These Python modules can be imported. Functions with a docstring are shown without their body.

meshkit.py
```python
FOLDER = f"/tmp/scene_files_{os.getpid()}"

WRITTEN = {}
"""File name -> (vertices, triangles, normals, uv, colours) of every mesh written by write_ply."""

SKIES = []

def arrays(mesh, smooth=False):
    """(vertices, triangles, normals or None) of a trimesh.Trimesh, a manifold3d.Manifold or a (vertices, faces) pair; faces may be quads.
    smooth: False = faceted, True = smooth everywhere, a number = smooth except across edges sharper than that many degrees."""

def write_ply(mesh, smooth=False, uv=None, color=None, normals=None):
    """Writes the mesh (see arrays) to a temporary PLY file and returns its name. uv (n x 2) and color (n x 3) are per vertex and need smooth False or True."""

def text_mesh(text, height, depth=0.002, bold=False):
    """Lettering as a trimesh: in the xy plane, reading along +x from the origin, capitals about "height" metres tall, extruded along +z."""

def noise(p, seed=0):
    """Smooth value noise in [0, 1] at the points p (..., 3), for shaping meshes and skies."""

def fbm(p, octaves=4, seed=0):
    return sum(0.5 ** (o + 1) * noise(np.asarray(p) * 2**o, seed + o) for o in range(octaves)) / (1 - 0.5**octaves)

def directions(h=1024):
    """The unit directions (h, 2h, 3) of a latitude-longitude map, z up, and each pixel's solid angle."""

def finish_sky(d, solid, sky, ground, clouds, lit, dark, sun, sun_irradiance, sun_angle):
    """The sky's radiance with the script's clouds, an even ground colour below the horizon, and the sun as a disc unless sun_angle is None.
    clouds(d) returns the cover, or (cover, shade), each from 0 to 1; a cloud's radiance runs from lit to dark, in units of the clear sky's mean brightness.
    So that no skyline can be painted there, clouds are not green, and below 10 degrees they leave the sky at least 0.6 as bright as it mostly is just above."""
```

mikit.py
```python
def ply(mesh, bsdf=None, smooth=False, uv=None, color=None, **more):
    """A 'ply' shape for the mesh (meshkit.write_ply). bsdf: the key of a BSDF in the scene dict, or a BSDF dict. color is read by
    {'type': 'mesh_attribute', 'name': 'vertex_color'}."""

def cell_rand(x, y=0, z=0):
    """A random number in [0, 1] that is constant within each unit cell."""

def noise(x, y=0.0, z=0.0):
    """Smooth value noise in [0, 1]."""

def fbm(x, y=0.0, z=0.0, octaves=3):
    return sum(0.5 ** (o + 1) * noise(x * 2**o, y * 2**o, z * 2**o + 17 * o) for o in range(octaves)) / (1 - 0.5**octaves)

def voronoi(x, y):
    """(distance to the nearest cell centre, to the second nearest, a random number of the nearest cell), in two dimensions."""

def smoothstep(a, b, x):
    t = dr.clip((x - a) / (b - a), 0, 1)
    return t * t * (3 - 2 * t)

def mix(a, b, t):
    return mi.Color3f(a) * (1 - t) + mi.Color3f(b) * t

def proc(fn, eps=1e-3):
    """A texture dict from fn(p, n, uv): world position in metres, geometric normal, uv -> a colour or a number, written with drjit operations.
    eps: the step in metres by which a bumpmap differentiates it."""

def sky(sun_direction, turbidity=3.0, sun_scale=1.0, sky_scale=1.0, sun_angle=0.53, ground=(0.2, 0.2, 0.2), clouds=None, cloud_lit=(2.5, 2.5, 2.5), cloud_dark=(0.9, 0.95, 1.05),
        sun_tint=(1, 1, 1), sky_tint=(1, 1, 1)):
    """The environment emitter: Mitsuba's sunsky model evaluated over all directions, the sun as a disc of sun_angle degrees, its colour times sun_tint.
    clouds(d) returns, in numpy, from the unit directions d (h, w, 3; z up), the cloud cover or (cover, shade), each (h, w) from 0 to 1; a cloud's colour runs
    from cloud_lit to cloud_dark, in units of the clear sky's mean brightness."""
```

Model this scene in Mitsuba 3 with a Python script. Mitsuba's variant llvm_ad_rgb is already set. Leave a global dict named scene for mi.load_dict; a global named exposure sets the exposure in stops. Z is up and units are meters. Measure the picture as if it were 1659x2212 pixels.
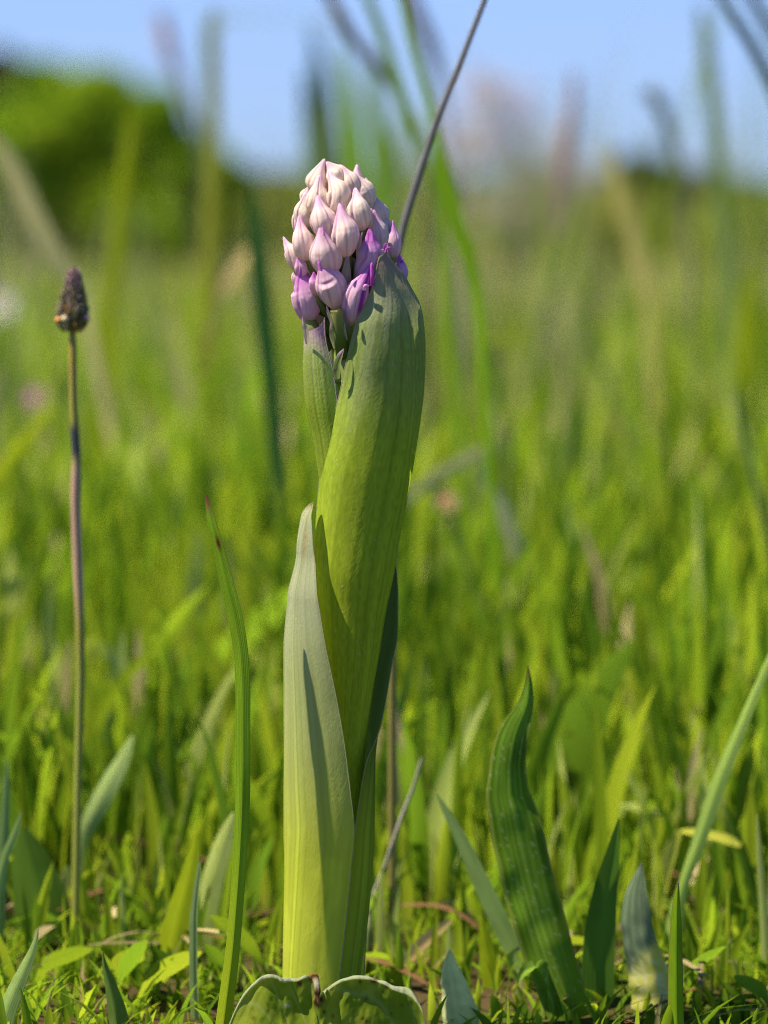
import math
import numpy as np
import drjit as dr
import mitsuba as mi
import mikit, meshkit
from mikit import proc, noise, fbm, smoothstep, mix
from scipy.interpolate import PchipInterpolator
import trimesh

T = mi.ScalarTransform4f
scene, labels = {}, {}
rng = np.random.default_rng(11)

# ------------------------------------------------------------------ camera, sky, exposure
# Macro view: the camera sits 62 cm in front of the orchid (which stands at the origin), 14.5 cm above the soil.
CAM_Y, CAM_H, PITCH = -0.622, 0.145, math.radians(4.74)
PXT = 1.304e-4                      # tangent of one reference pixel (photograph measured at 1659 x 2212)
PX = 0.0814e-3                      # one such pixel in metres at the orchid
FWD = np.array([0, math.cos(PITCH), -math.sin(PITCH)])
UP = np.array([0, math.sin(PITCH), math.cos(PITCH)])
EYE = np.array([0, CAM_Y, CAM_H])
scene['camera'] = {'type': 'thinlens', 'fov': 2 * math.degrees(math.atan(1106 * PXT)), 'fov_axis': 'y',
                   'aperture_radius': 0.0041, 'focus_distance': 0.617, 'near_clip': 0.02, 'far_clip': 3000.0,
                   'to_world': T().look_at(origin=EYE.tolist(), target=(EYE + FWD).tolist(), up=[0, 0, 1])}
SUN = np.array([-0.52, -0.13, 0.85])
scene['sky'] = mikit.sky(SUN.tolist(), turbidity=2.2, sky_tint=(0.54, 0.545, 0.765), ground=(0.10, 0.14, 0.04))
exposure = 2.78


def W(u, v, y=0.0):
    """The point at depth y (metres behind the orchid) that stands where the photograph shows (u, v)."""
    d = FWD + np.array([1, 0, 0]) * (u - 829.5) * PXT + UP * (1106 - v) * PXT
    return EYE + d * ((y - CAM_Y) / d[1])


def scale_at(y):
    return PXT * (y - CAM_Y)


# ------------------------------------------------------------------ materials
def vc():
    return {'type': 'mesh_attribute', 'name': 'vertex_color'}


def leafy(trans, rough, spec=None):
    d = {'type': 'principledthin', 'base_color': vc(), 'roughness': rough, 'diff_trans': trans, 'eta': 1.4}
    return d


def cells(p, n, uv):       # epidermis: fine long cells and the ribs between veins
    a = noise(p.x * 5200, p.y * 5200, p.z * 2600)
    b = noise(p.x * 2300 + 9, p.y * 2300, p.z * 900)
    rib = dr.cos(uv.x * 6.2832) * 0.5 + 0.5
    return 0.6 * a + 0.4 * b + 0.35 * rib


def petal(p, n, uv):
    return noise(p.x * 4500, p.y * 4500, p.z * 4500) * 0.7 + noise(p.x * 1500, p.y * 1500, p.z * 900) * 0.6


def blade_ribs(p, n, uv):
    return (dr.cos(uv.x * 6.2832) * 0.5 + 0.5) + 0.4 * noise(p.x * 4000, p.y * 4000, p.z * 1500)


scene['orchid_leaf_material'] = {'type': 'bumpmap', 'arbitrary': proc(cells, 6e-5), 'scale': 5.0e-5, 'nested': leafy(0.95, 0.32)}
scene['petal_material'] = {'type': 'bumpmap', 'arbitrary': proc(petal, 6e-5), 'scale': 1.6e-5, 'nested': leafy(0.80, 0.40)}
scene['blade_material'] = {'type': 'bumpmap', 'arbitrary': proc(blade_ribs, 6e-5), 'scale': 2.2e-5, 'nested': leafy(0.9, 0.4)}
scene['grass_material'] = leafy(1.05, 0.32)
scene['dry_material'] = leafy(0.5, 0.6)
scene['stem_material'] = {'type': 'principled', 'base_color': vc(), 'roughness': 0.5}
scene['crown_material'] = leafy(0.7, 0.5)
scene['bark_material'] = {'type': 'diffuse', 'reflectance': vc()}


def ground_color(p, n, uv):
    far = smoothstep(3.0, 16.0, p.y)
    soil = mix((0.030, 0.024, 0.012), (0.085, 0.065, 0.03), fbm(p.x * 60, p.y * 60, 0))
    moss = mix(soil, (0.055, 0.080, 0.012), smoothstep(0.4, 0.62, fbm(p.x * 22 + 5, p.y * 22, 3)))
    field = mix((0.19, 0.17, 0.07), (0.12, 0.15, 0.035), smoothstep(0.35, 0.7, fbm(p.x * 0.12, p.y * 0.05, 1)))
    return mix(moss, field, far)


scene['ground_material'] = {'type': 'twosided', 'bsdf': {'type': 'diffuse', 'reflectance': proc(ground_color)}}


# ------------------------------------------------------------------ helpers
def numbered(key):
    k, i = key, 0
    while k in scene or k in labels:
        i += 1
        k = f'{key}_{i:03d}'
    return k


def tag(key, label, category=None, group=None, kind=None):
    d = {'label': label}
    if category: d['category'] = category
    if group: d['group'] = group
    if kind: d['kind'] = kind
    labels[key] = d


def grid_faces(nr, nc, wrap=False):
    i, j = np.meshgrid(np.arange(nr - 1), np.arange(nc if wrap else nc - 1), indexing='ij')
    j2 = (j + 1) % nc
    a, b, c, d = i * nc + j, i * nc + j2, (i + 1) * nc + j2, (i + 1) * nc + j
    return np.stack([a, b, c, d], -1).reshape(-1, 4)


def tri(q):
    return np.vstack([q[:, [0, 1, 2]], q[:, [0, 2, 3]]])


class Mesh:
    def __init__(self):
        self.v, self.f, self.c, self.uv, self.n = [], [], [], [], 0

    def add(self, v, f, c, uv=None):
        v = np.asarray(v, float).reshape(-1, 3)
        f = np.asarray(f)
        f = tri(f) if f.shape[1] == 4 else f
        c = np.broadcast_to(np.asarray(c, float), (len(v), 3)) if np.ndim(c) == 1 else np.asarray(c, float).reshape(-1, 3)
        self.v.append(v); self.f.append(f + self.n); self.c.append(c)
        self.uv.append(np.zeros((len(v), 2)) if uv is None else np.asarray(uv, float).reshape(-1, 2))
        self.n += len(v)
        return self

    def shape(self, bsdf, smooth=True):
        return mikit.ply((np.vstack(self.v), np.vstack(self.f)), bsdf, smooth=smooth, uv=np.vstack(self.uv), color=np.clip(np.vstack(self.c), 0.002, 0.95))


def resample(p, n, power=1.0):
    p = np.asarray(p, float)
    s = np.r_[0, np.cumsum(np.linalg.norm(np.diff(p[:, :3], axis=0), axis=1))]
    s /= s[-1]
    return PchipInterpolator(s, p)(np.linspace(0, 1, n) ** power)


def tube(points, radii, color, sides=12, n=40, cap=True):
    """points (k,3), radii (k,), color fn(t, ang) -> (n,sides,3) or a colour."""
    pr = resample(np.c_[np.asarray(points, float), np.asarray(radii, float)], n)
    p, r = pr[:, :3], pr[:, 3]
    t = np.gradient(p, axis=0)
    t /= np.linalg.norm(t, axis=1, keepdims=True)
    ref = np.array([0.0, -1, 0]) if abs(t[n // 2, 1]) < 0.9 else np.array([0, 0, 1.0])
    a = np.cross(t, ref); a /= np.linalg.norm(a, axis=1, keepdims=True)
    b = np.cross(t, a)
    ang = np.arange(sides) * 2 * np.pi / sides
    v = p[:, None] + r[:, None, None] * (np.cos(ang)[None, :, None] * a[:, None] + np.sin(ang)[None, :, None] * b[:, None])
    tt = np.linspace(0, 1, n)
    c = color(tt[:, None] + 0 * ang[None], ang[None] + 0 * tt[:, None]) if callable(color) else np.broadcast_to(color, (n, sides, 3))
    v, c = v.reshape(-1, 3), np.asarray(c, float).reshape(-1, 3)
    f = tri(grid_faces(n, sides, True))
    if cap:
        k = np.arange(sides)
        m = len(v)
        f = np.vstack([f, np.c_[np.full(sides, m), k, (k + 1) % sides], np.c_[np.full(sides, m + 1), (n - 1) * sides + (k + 1) % sides, (n - 1) * sides + k]])
        v = np.vstack([v, p[0], p[-1]]); c = np.vstack([c, c[0], c[-1]])
    uv = np.zeros((len(v), 2))
    return v, f, c, uv


def col(*x):
    return np.array(x, float)


def lerp(a, b, t):
    t = np.clip(t, 0, 1)[..., None]
    return np.asarray(a) * (1 - t) + np.asarray(b) * t


def sstep(a, b, x):
    t = np.clip((x - a) / (b - a), 0, 1)
    return t * t * (3 - 2 * t)


def ribbon(points, widths, facing=0.0, fold=0.25, twist=0.0, n=60, nc=9, color=(0.15, 0.25, 0.03), ribs=9, wave=0.0, seed=0, power=1.0):
    """A leaf blade: centre line (k,3), widths in metres; facing turns its face about the vertical (radians), fold makes the keel."""
    pw = resample(np.c_[np.asarray(points, float), np.asarray(widths, float)], n, power)
    p, w = pw[:, :3], np.maximum(pw[:, 3], 2e-5)
    t = np.gradient(p, axis=0)
    t /= np.linalg.norm(t, axis=1, keepdims=True)
    tt = np.linspace(0, 1, n) ** power
    fa = facing + twist * tt
    side0 = np.stack([np.cos(fa), np.sin(fa), 0 * fa], 1)
    side = side0 - t * (side0 * t).sum(1, keepdims=True)
    side /= np.linalg.norm(side, axis=1, keepdims=True) + 1e-9
    nor = np.cross(side, t)
    s = np.linspace(-1, 1, nc)
    fo = np.interp(tt, np.linspace(0, 1, len(np.atleast_1d(fold))), np.atleast_1d(fold)) if np.ndim(fold) else np.full(n, fold)
    lift = np.sqrt(s * s + 0.01)[None] * fo[:, None]
    if wave:
        lift = lift + wave * (meshkit.noise(np.stack(np.broadcast_arrays(tt[:, None] * 14, s[None] * 1.3, seed * 1.0 + 0 * s[None]), -1), seed) - 0.5)
    wd = np.sqrt(1 / (1 + fo ** 2))[:, None]
    v = p[:, None] + side[:, None] * (s[None, :, None] * w[:, None, None] / 2 * wd[..., None]) + nor[:, None] * (lift * w[:, None] / 2)[..., None]
    S, TT = np.broadcast_arrays(s[None], tt[:, None])
    c = color(TT, S) if callable(color) else np.broadcast_to(color, (n, nc, 3))
    uv = np.stack([(S * 0.5 + 0.5) * ribs, TT], -1)
    return v.reshape(-1, 3), grid_faces(n, nc), np.asarray(c).reshape(-1, 3), uv.reshape(-1, 2)


def blade_color(base, tip=None, root=None, margin=None, seed=0, vein=0.12, blotch=0.2):
    base = np.asarray(base, float)

    def fn(t, s):
        q = np.stack([t * 9, s * 1.5, 0 * t + seed], -1)
        c = base * (1 + blotch * (meshkit.fbm(q, 3, seed)[..., None] - 0.5) * 2)
        st = meshkit.noise(np.stack([s * 12 + seed, t * 0.8, 0 * t], -1), seed + 3)
        c = c * (1 + vein * (st[..., None] - 0.5) * 2)
        c = lerp(c, base * 1.25, np.exp(-(s / 0.12) ** 2) * 0.5)
        if tip is not None: c = lerp(c, tip, sstep(0.05, 0.0, t))
        if root is not None: c = lerp(c, root, sstep(0.55, 1.0, t))
        if margin is not None: c = lerp(c, margin, sstep(0.86, 0.97, np.abs(s)) * 0.8)
        return c
    return fn


# ------------------------------------------------------------------ the ground
def terrain(x, y):
    z = -0.0142 * np.maximum(y - 7, 0)
    z = np.where(y > 130, -0.0142 * 123 + (y - 130) * 0.0012, z)
    return z + 0.004 * (meshkit.fbm(np.stack([x * 9, y * 9, 0 * x], -1), 3) - 0.5) * np.exp(-np.abs(y) / 6) + 0.005 * (meshkit.fbm(np.stack([x * 45, y * 45, 0 * x], -1), 2, 4) - 0.62) * np.exp(-np.abs(y) / 2)


gx = np.r_[-np.geomspace(0.8, 900, 40)[::-1], np.linspace(-0.75, 0.75, 181), np.geomspace(0.8, 900, 40)]
gy = np.r_[-np.geomspace(1.0, 60, 14)[::-1], np.linspace(-0.95, 2.5, 330), np.geomspace(2.55, 1800, 60)]
X, Y = np.meshgrid(gx, gy)
scene['ground'] = mikit.ply((np.stack([X, Y, terrain(X, Y)], -1).reshape(-1, 3), grid_faces(len(gy), len(gx))), 'ground_material', smooth=True)
tag('ground', 'mossy brown meadow soil under the grass', kind='structure')


def gz(x, y):
    return float(terrain(np.array([x]), np.array([y]))[0])


# ------------------------------------------------------------------ the orchid
ORCHID = 'orchid'
tag(ORCHID, 'budding orchid with a pale pink flower spike rising out of wrapped green leaves', 'orchid')


def O(u, v, d=0.0):
    """Point of the orchid seen at (u, v), d reference pixels behind its axis plane."""
    return W(u, v, 0.0) + np.array([0, d * PX, 0])


def part(name, mesh, bsdf, parent=ORCHID, smooth=True, label=None):
    key = numbered(parent + '__' + name)
    scene[key] = mesh.shape(bsdf, smooth)
    if label: labels[key] = {'label': label}
    return key


def sheath(rows, nt, ns, color, ratio=1.0, ribs=14, tip_power=1.6, wob=0.0, seed=0, top=None, rim=1.15, rimcol=(0.40, 0.45, 0.20), curl=(0, 0)):
    """A leaf wrapped round the stem. rows: v, cx, a, phi1, phi2 (degrees from the front, + to the right), cy; px units."""
    rows = np.asarray(rows, float)
    q = np.linspace(0, 1, nt) ** tip_power
    vv = rows[0, 0] + (rows[-1, 0] - rows[0, 0]) * q
    cx, a, p1, p2, cy = (PchipInterpolator(rows[:, 0], rows[:, k])(vv) for k in range(1, 6))
    s = np.linspace(0, 1, ns)
    V, S = np.meshgrid(vv, s, indexing='ij')
    if top is not None:
        V = top(S) + (V - rows[0, 0]) * (rows[-1, 0] - top(S)) / (rows[-1, 0] - rows[0, 0])
        cx, a, p1, p2, cy = (PchipInterpolator(rows[:, 0], rows[:, k])(np.maximum(V, rows[0, 0])) for k in range(1, 6))
    else:
        cx, a, p1, p2, cy = (x[:, None] + 0 * S for x in (cx, a, p1, p2, cy))
    ph = np.radians(p1 + (p2 - p1) * S)
    r = a * (1 + wob * (meshkit.fbm(np.stack([V / 190, np.sin(ph) * 1.2, np.cos(ph) * 1.2], -1), 3, seed) - 0.5))
    r = r + curl[0] * np.exp(-S / 0.06) + curl[1] * np.exp(-(1 - S) / 0.06)
    x, y = cx + r * np.sin(ph), cy - ratio * r * np.cos(ph)
    d0 = FWD + np.array([1, 0, 0]) * ((x - 829.5) * PXT)[..., None] + UP * ((1106 - V) * PXT)[..., None]
    P = EYE + d0 * (-CAM_Y / d0[..., 1])[..., None]
    P[..., 1] += y * PX
    C = color(V, S, ph)
    m = Mesh().add(P, grid_faces(nt, ns), C, np.stack([S * ribs, V / 100], -1))
    for k, on in ((0, rim), (ns - 1, rim)):
        if on:
            e = P[:, k]
            i = np.unique(np.linspace(0, nt - 1, 90).astype(int))
            rr = np.full(len(i), on * PX); rr[:2] *= 0.5
            m.add(*tube(e[i], rr, lerp(np.asarray(C)[i][:, k][:, None], np.array(rimcol), np.full((len(i), 1), 0.75)).repeat(7, 1).mean((0, 1)), sides=7, n=140))
    return m


def stripes(S, V, n, seed, amount):
    a = meshkit.noise(np.stack([S * n, V / 900, 0 * V], -1), seed)
    b = meshkit.noise(np.stack([S * n * 3.1, V / 300, 0 * V + 3], -1), seed + 1)
    return 1 + amount * ((a - 0.5) * 1.2 + (b - 0.5) * 0.8)


def veins(S, n, width=0.06):
    q = S * n + 0.55 * np.sin(S * 17.0) + 0.35 * np.sin(S * 41.0 + 1.0)
    f = np.abs(q - np.round(q))
    return np.exp(-(f / width) ** 2)


GL, GM, GY = col(.42, .48, .30), col(.35, .49, .045), col(.47, .58, .035)


def main_color(V, S, ph):
    c = lerp(GL * 0.9, col(.30, .41, .10), sstep(600, 760, V))
    c = lerp(c, GM, sstep(780, 1000, V))
    c = lerp(c, GY, sstep(1000, 1500, V))
    c = c * stripes(S, V, 21, 4, 0.20)[..., None]
    c = lerp(c, c * col(.62, .70, .5), veins(S, 15, 0.09) * 0.5)
    c = lerp(c, GL, sstep(0.50, 0.75, meshkit.fbm(np.stack([S * 9, V / 260, 0 * V], -1), 3, 9)) * 0.5 * sstep(1000, 700, V))
    c = lerp(c, col(.34, .22, .22), np.exp(-np.maximum(V - 560, 0) / 38) * 0.75)
    c = lerp(c, col(.42, .34, .30), sstep(0.035, 0.0, S) * sstep(900, 600, V))
    sparkle_dots = meshkit.noise(np.stack([S * 120, V / 2.6, 0 * V], -1), 31)  # sparkle of the glossy leaf painted as pale dots
    c = c * (1 + 0.14 * (meshkit.noise(np.stack([S * 150, V / 12, 0 * V], -1), 41) - 0.5) * 2)[..., None]
    return lerp(c, col(.55, .6, .4), sstep(0.93, 0.98, sparkle_dots) * 0.45)


main_rows = [  # v, cx, a, phi1, phi2, cy
    [542, 824, 12, 40, 60, -96], [556, 824, 18, -14, 100, -92], [570, 827, 27, -22, 112, -84], [590, 832, 40, -28, 122, -70], [620, 836, 53, -35, 135, -54], [650, 838, 67, -42, 150, -42],
    [700, 831, 84, -46, 165, -31], [770, 827, 91, -54, 185, -21], [830, 823, 93, -62, 205, -12], [920, 810, 97, -70, 225, -4],
    [1000, 796, 98.5, -80, 245, 0], [1080, 785, 95, -86, 255, 0], [1150, 776, 90, -92, 262, 0], [1230, 768, 85, -96, 262, 0], [1310, 763, 73, -98, 262, 0],
    [1420, 758, 60, -98, 262, 0], [1500, 752, 52, -98, 262, 0], [1600, 745, 46, -98, 262, 0], [1760, 735, 42, -98, 262, 0], [1900, 722, 40, -98, 262, 0]]
part('wrapped_leaf', sheath(main_rows, 420, 130, main_color, 1.0, ribs=22, wob=0.05, seed=2, curl=(3, 0), rimcol=(.48, .52, .26)), 'orchid_leaf_material',
     label='large hooded green leaf wrapped around the stem up to the flower spike')


def left_color(V, S, ph):
    c = lerp(col(.41, .46, .29), col(.42, .49, .19), sstep(1250, 1550, V))
    c = lerp(c, col(.53, .62, .07), sstep(1500, 1900, V))
    c = c * stripes(S, V, 19, 14, 0.26)[..., None]
    c = lerp(c, c * col(.62, .78, .35), veins(S, 12, 0.07) * 0.8)
    c = lerp(c, c * 1.35, sstep(0.6, 0.8, meshkit.fbm(np.stack([S * 9, V / 110, 0 * V], -1), 4, 19)) * 0.4)
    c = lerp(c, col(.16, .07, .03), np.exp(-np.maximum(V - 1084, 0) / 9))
    scar = np.exp(-((S - 0.80) / 0.05) ** 2) * np.exp(-((V - 1165) / 40) ** 2) * meshkit.noise(np.stack([S * 40, V / 7, 0 * V], -1), 8)
    c = lerp(c, col(.38, .27, .10), scar * 1.1)
    c = lerp(c, col(.26, .16, .12), sstep(0.985, 1.0, S) * sstep(1600, 1200, V) * 0.6)
    sparkle_dots = meshkit.noise(np.stack([S * 160, V / 3.2, 0 * V], -1), 33)  # painted glints, as on the hooded leaf
    return lerp(c, col(.6, .62, .5), sstep(0.93, 0.98, sparkle_dots) * 0.4)


left_rows = [
    [1082, 746, 80, -60, -56, 0], [1092, 743, 82, -74, -52, 0], [1110, 736, 84, -92, -46, 0], [1130, 730, 83, -106, -40, 0], [1190, 720, 80, -140, -29, 0],
    [1290, 720, 98, -168, -18, 0], [1400, 714, 101, -188, -3, 0], [1500, 715, 102, -205, 8, 0], [1600, 717, 104, -220, 16, 0], [1700, 718, 104.5, -230, 22, 0],
    [1790, 716, 103, -235, 28, 0], [1850, 714, 101, -238, 26.5, 0], [2000, 709, 98, -240, 21, 0], [2110, 704, 95, -240, 17, 0], [2290, 696, 88, -240, 15, 0]]
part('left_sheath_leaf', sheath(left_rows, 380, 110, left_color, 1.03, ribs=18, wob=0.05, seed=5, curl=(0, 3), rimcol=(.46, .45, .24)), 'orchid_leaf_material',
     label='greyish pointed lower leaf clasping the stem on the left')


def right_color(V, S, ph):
    c = lerp(col(.11, .18, .04), col(.34, .45, .04), sstep(1500, 1900, V))  # upper part darkened to paint the shade on the inner face
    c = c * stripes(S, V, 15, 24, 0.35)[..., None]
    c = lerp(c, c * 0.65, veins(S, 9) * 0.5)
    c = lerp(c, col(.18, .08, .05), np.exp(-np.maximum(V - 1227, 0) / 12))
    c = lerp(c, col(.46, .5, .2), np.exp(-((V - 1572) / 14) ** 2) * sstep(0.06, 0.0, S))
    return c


right_rows = [
    [1225, 768, 85, 95, 99, 0], [1245, 764, 91, 93, 112, 0], [1300, 757, 100, 92, 140, 0], [1380, 753, 102, 92, 165, 0], [1430, 744, 101, 91, 180, 0], [1500, 733, 100, 89, 195, 0],
    [1560, 724, 98, 82, 210, 0], [1600, 718, 97, 66, 220, 0], [1640, 714, 97, 51, 228, 0], [1740, 713, 96, 38, 240, 0], [1800, 713, 95, 32, 245, 0],
    [1900, 710, 92.5, 29, 250, 0], [2000, 706, 87.5, 26, 250, 0], [2110, 700, 80, 24, 250, 0], [2290, 694, 74, 20, 250, 0]]
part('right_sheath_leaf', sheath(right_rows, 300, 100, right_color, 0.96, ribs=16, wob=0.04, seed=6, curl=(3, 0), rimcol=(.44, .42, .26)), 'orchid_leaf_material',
     label='narrow leaf painted shade-dark behind the stem on its shaded side')


def small_color(V, S, ph):
    c = lerp(col(.38, .47, .17), col(.34, .45, .06), sstep(760, 900, V))
    c = c * stripes(S, V, 14, 34, 0.35)[..., None]
    c = lerp(c, col(.24, .40, .02), veins(S + 0.03 * np.sin(V / 40), 13, 0.10) * 0.75 * sstep(700, 745, V))
    edge = 700 + 34 * sstep(0.35, 0.0, S) + 30 * sstep(0.7, 1.0, S)
    return lerp(lerp(c, col(.62, .52, .55), sstep(70, 15, V - edge)), col(.58, .34, .62), sstep(28, -4, V - edge) * 0.9)


small_rows = [
    [684, 686, 31, -140, 30, -14], [715, 687, 31, -140, 30, -14], [800, 696, 42, -150, 34, -10], [880, 707, 46, -150, 30, -6], [940, 720, 46, -150, 25, -2], [1000, 730, 46, -150, 20, 0],
    [1060, 737, 46, -150, 15, 0], [1160, 742, 48, -150, 10, 0]]
top = PchipInterpolator([0, 0.12, 0.25, 0.32, 0.5, 0.7, 0.85, 0.94, 1.0], [700, 716, 690, 712, 716, 711, 704, 694, 684])
part('bract_leaf', sheath(small_rows, 220, 120, small_color, 0.95, ribs=15, tip_power=1.0, wob=0.07, seed=8, top=top, rim=1.3, rimcol=(.6, .42, .6)), 'orchid_leaf_material',
     label='small striped green bract with a pink torn edge left of the hooded leaf')


def stem_color(t, a):
    return lerp(col(.20, .26, .05), col(.10, .18, .03), t) * (1 + 0.2 * np.cos(a * 7))[..., None]


st = Mesh().add(*tube([O(700, 2290), O(708, 2000), O(725, 1700), O(750, 1300), O(770, 1000), O(765, 800)], np.array([74, 70, 36, 42, 44, 40]) * PX, stem_color, 20, 60))
part('stem', st, 'stem_material')


def Z(x, y, d=0.0):       # positions measured on the enlarged view of the flower spike
    return O(567 + 0.2441 * x, 313 + 0.2441 * y, d)


AXIS_Y = np.array([130, 300, 450, 600, 900, 1300, 1600, 1850.])
AXIS_C = np.array([590, 640, 655, 690, 710, 750, 775, 790.])
AXIS_R = np.array([60, 225, 305, 400, 480, 460, 400, 340.])
axis_c, axis_r = PchipInterpolator(AXIS_Y, AXIS_C), PchipInterpolator(AXIS_Y, AXIS_R)
rachis = Mesh().add(*tube([Z(795, 2100), Z(775, 1700), Z(745, 1300), Z(705, 900), Z(680, 550), Z(640, 300)], np.array([185, 165, 150, 135, 95, 30]) * 0.2441 * PX,
                          lambda t, a: lerp(col(.13, .20, .03), col(.42, .40, .20), t), 18, 50))
SPIKE = part('flower_spike', rachis, 'stem_material', label='dense pointed spike of closed pale buds')

PROF_T = [0, .02, .06, .14, .26, .38, .50, .62, .72, .82, .90, .96, 1.0]
PROF_R = [.05, .28, .50, .76, .95, 1.0, .94, .80, .62, .43, .28, .18, .05]
prof = PchipInterpolator(PROF_T, PROF_R)
CREAM, PINKISH, MAGENTA = col(.88, .81, .68), col(.80, .53, .77), col(.50, .09, .60)


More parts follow.
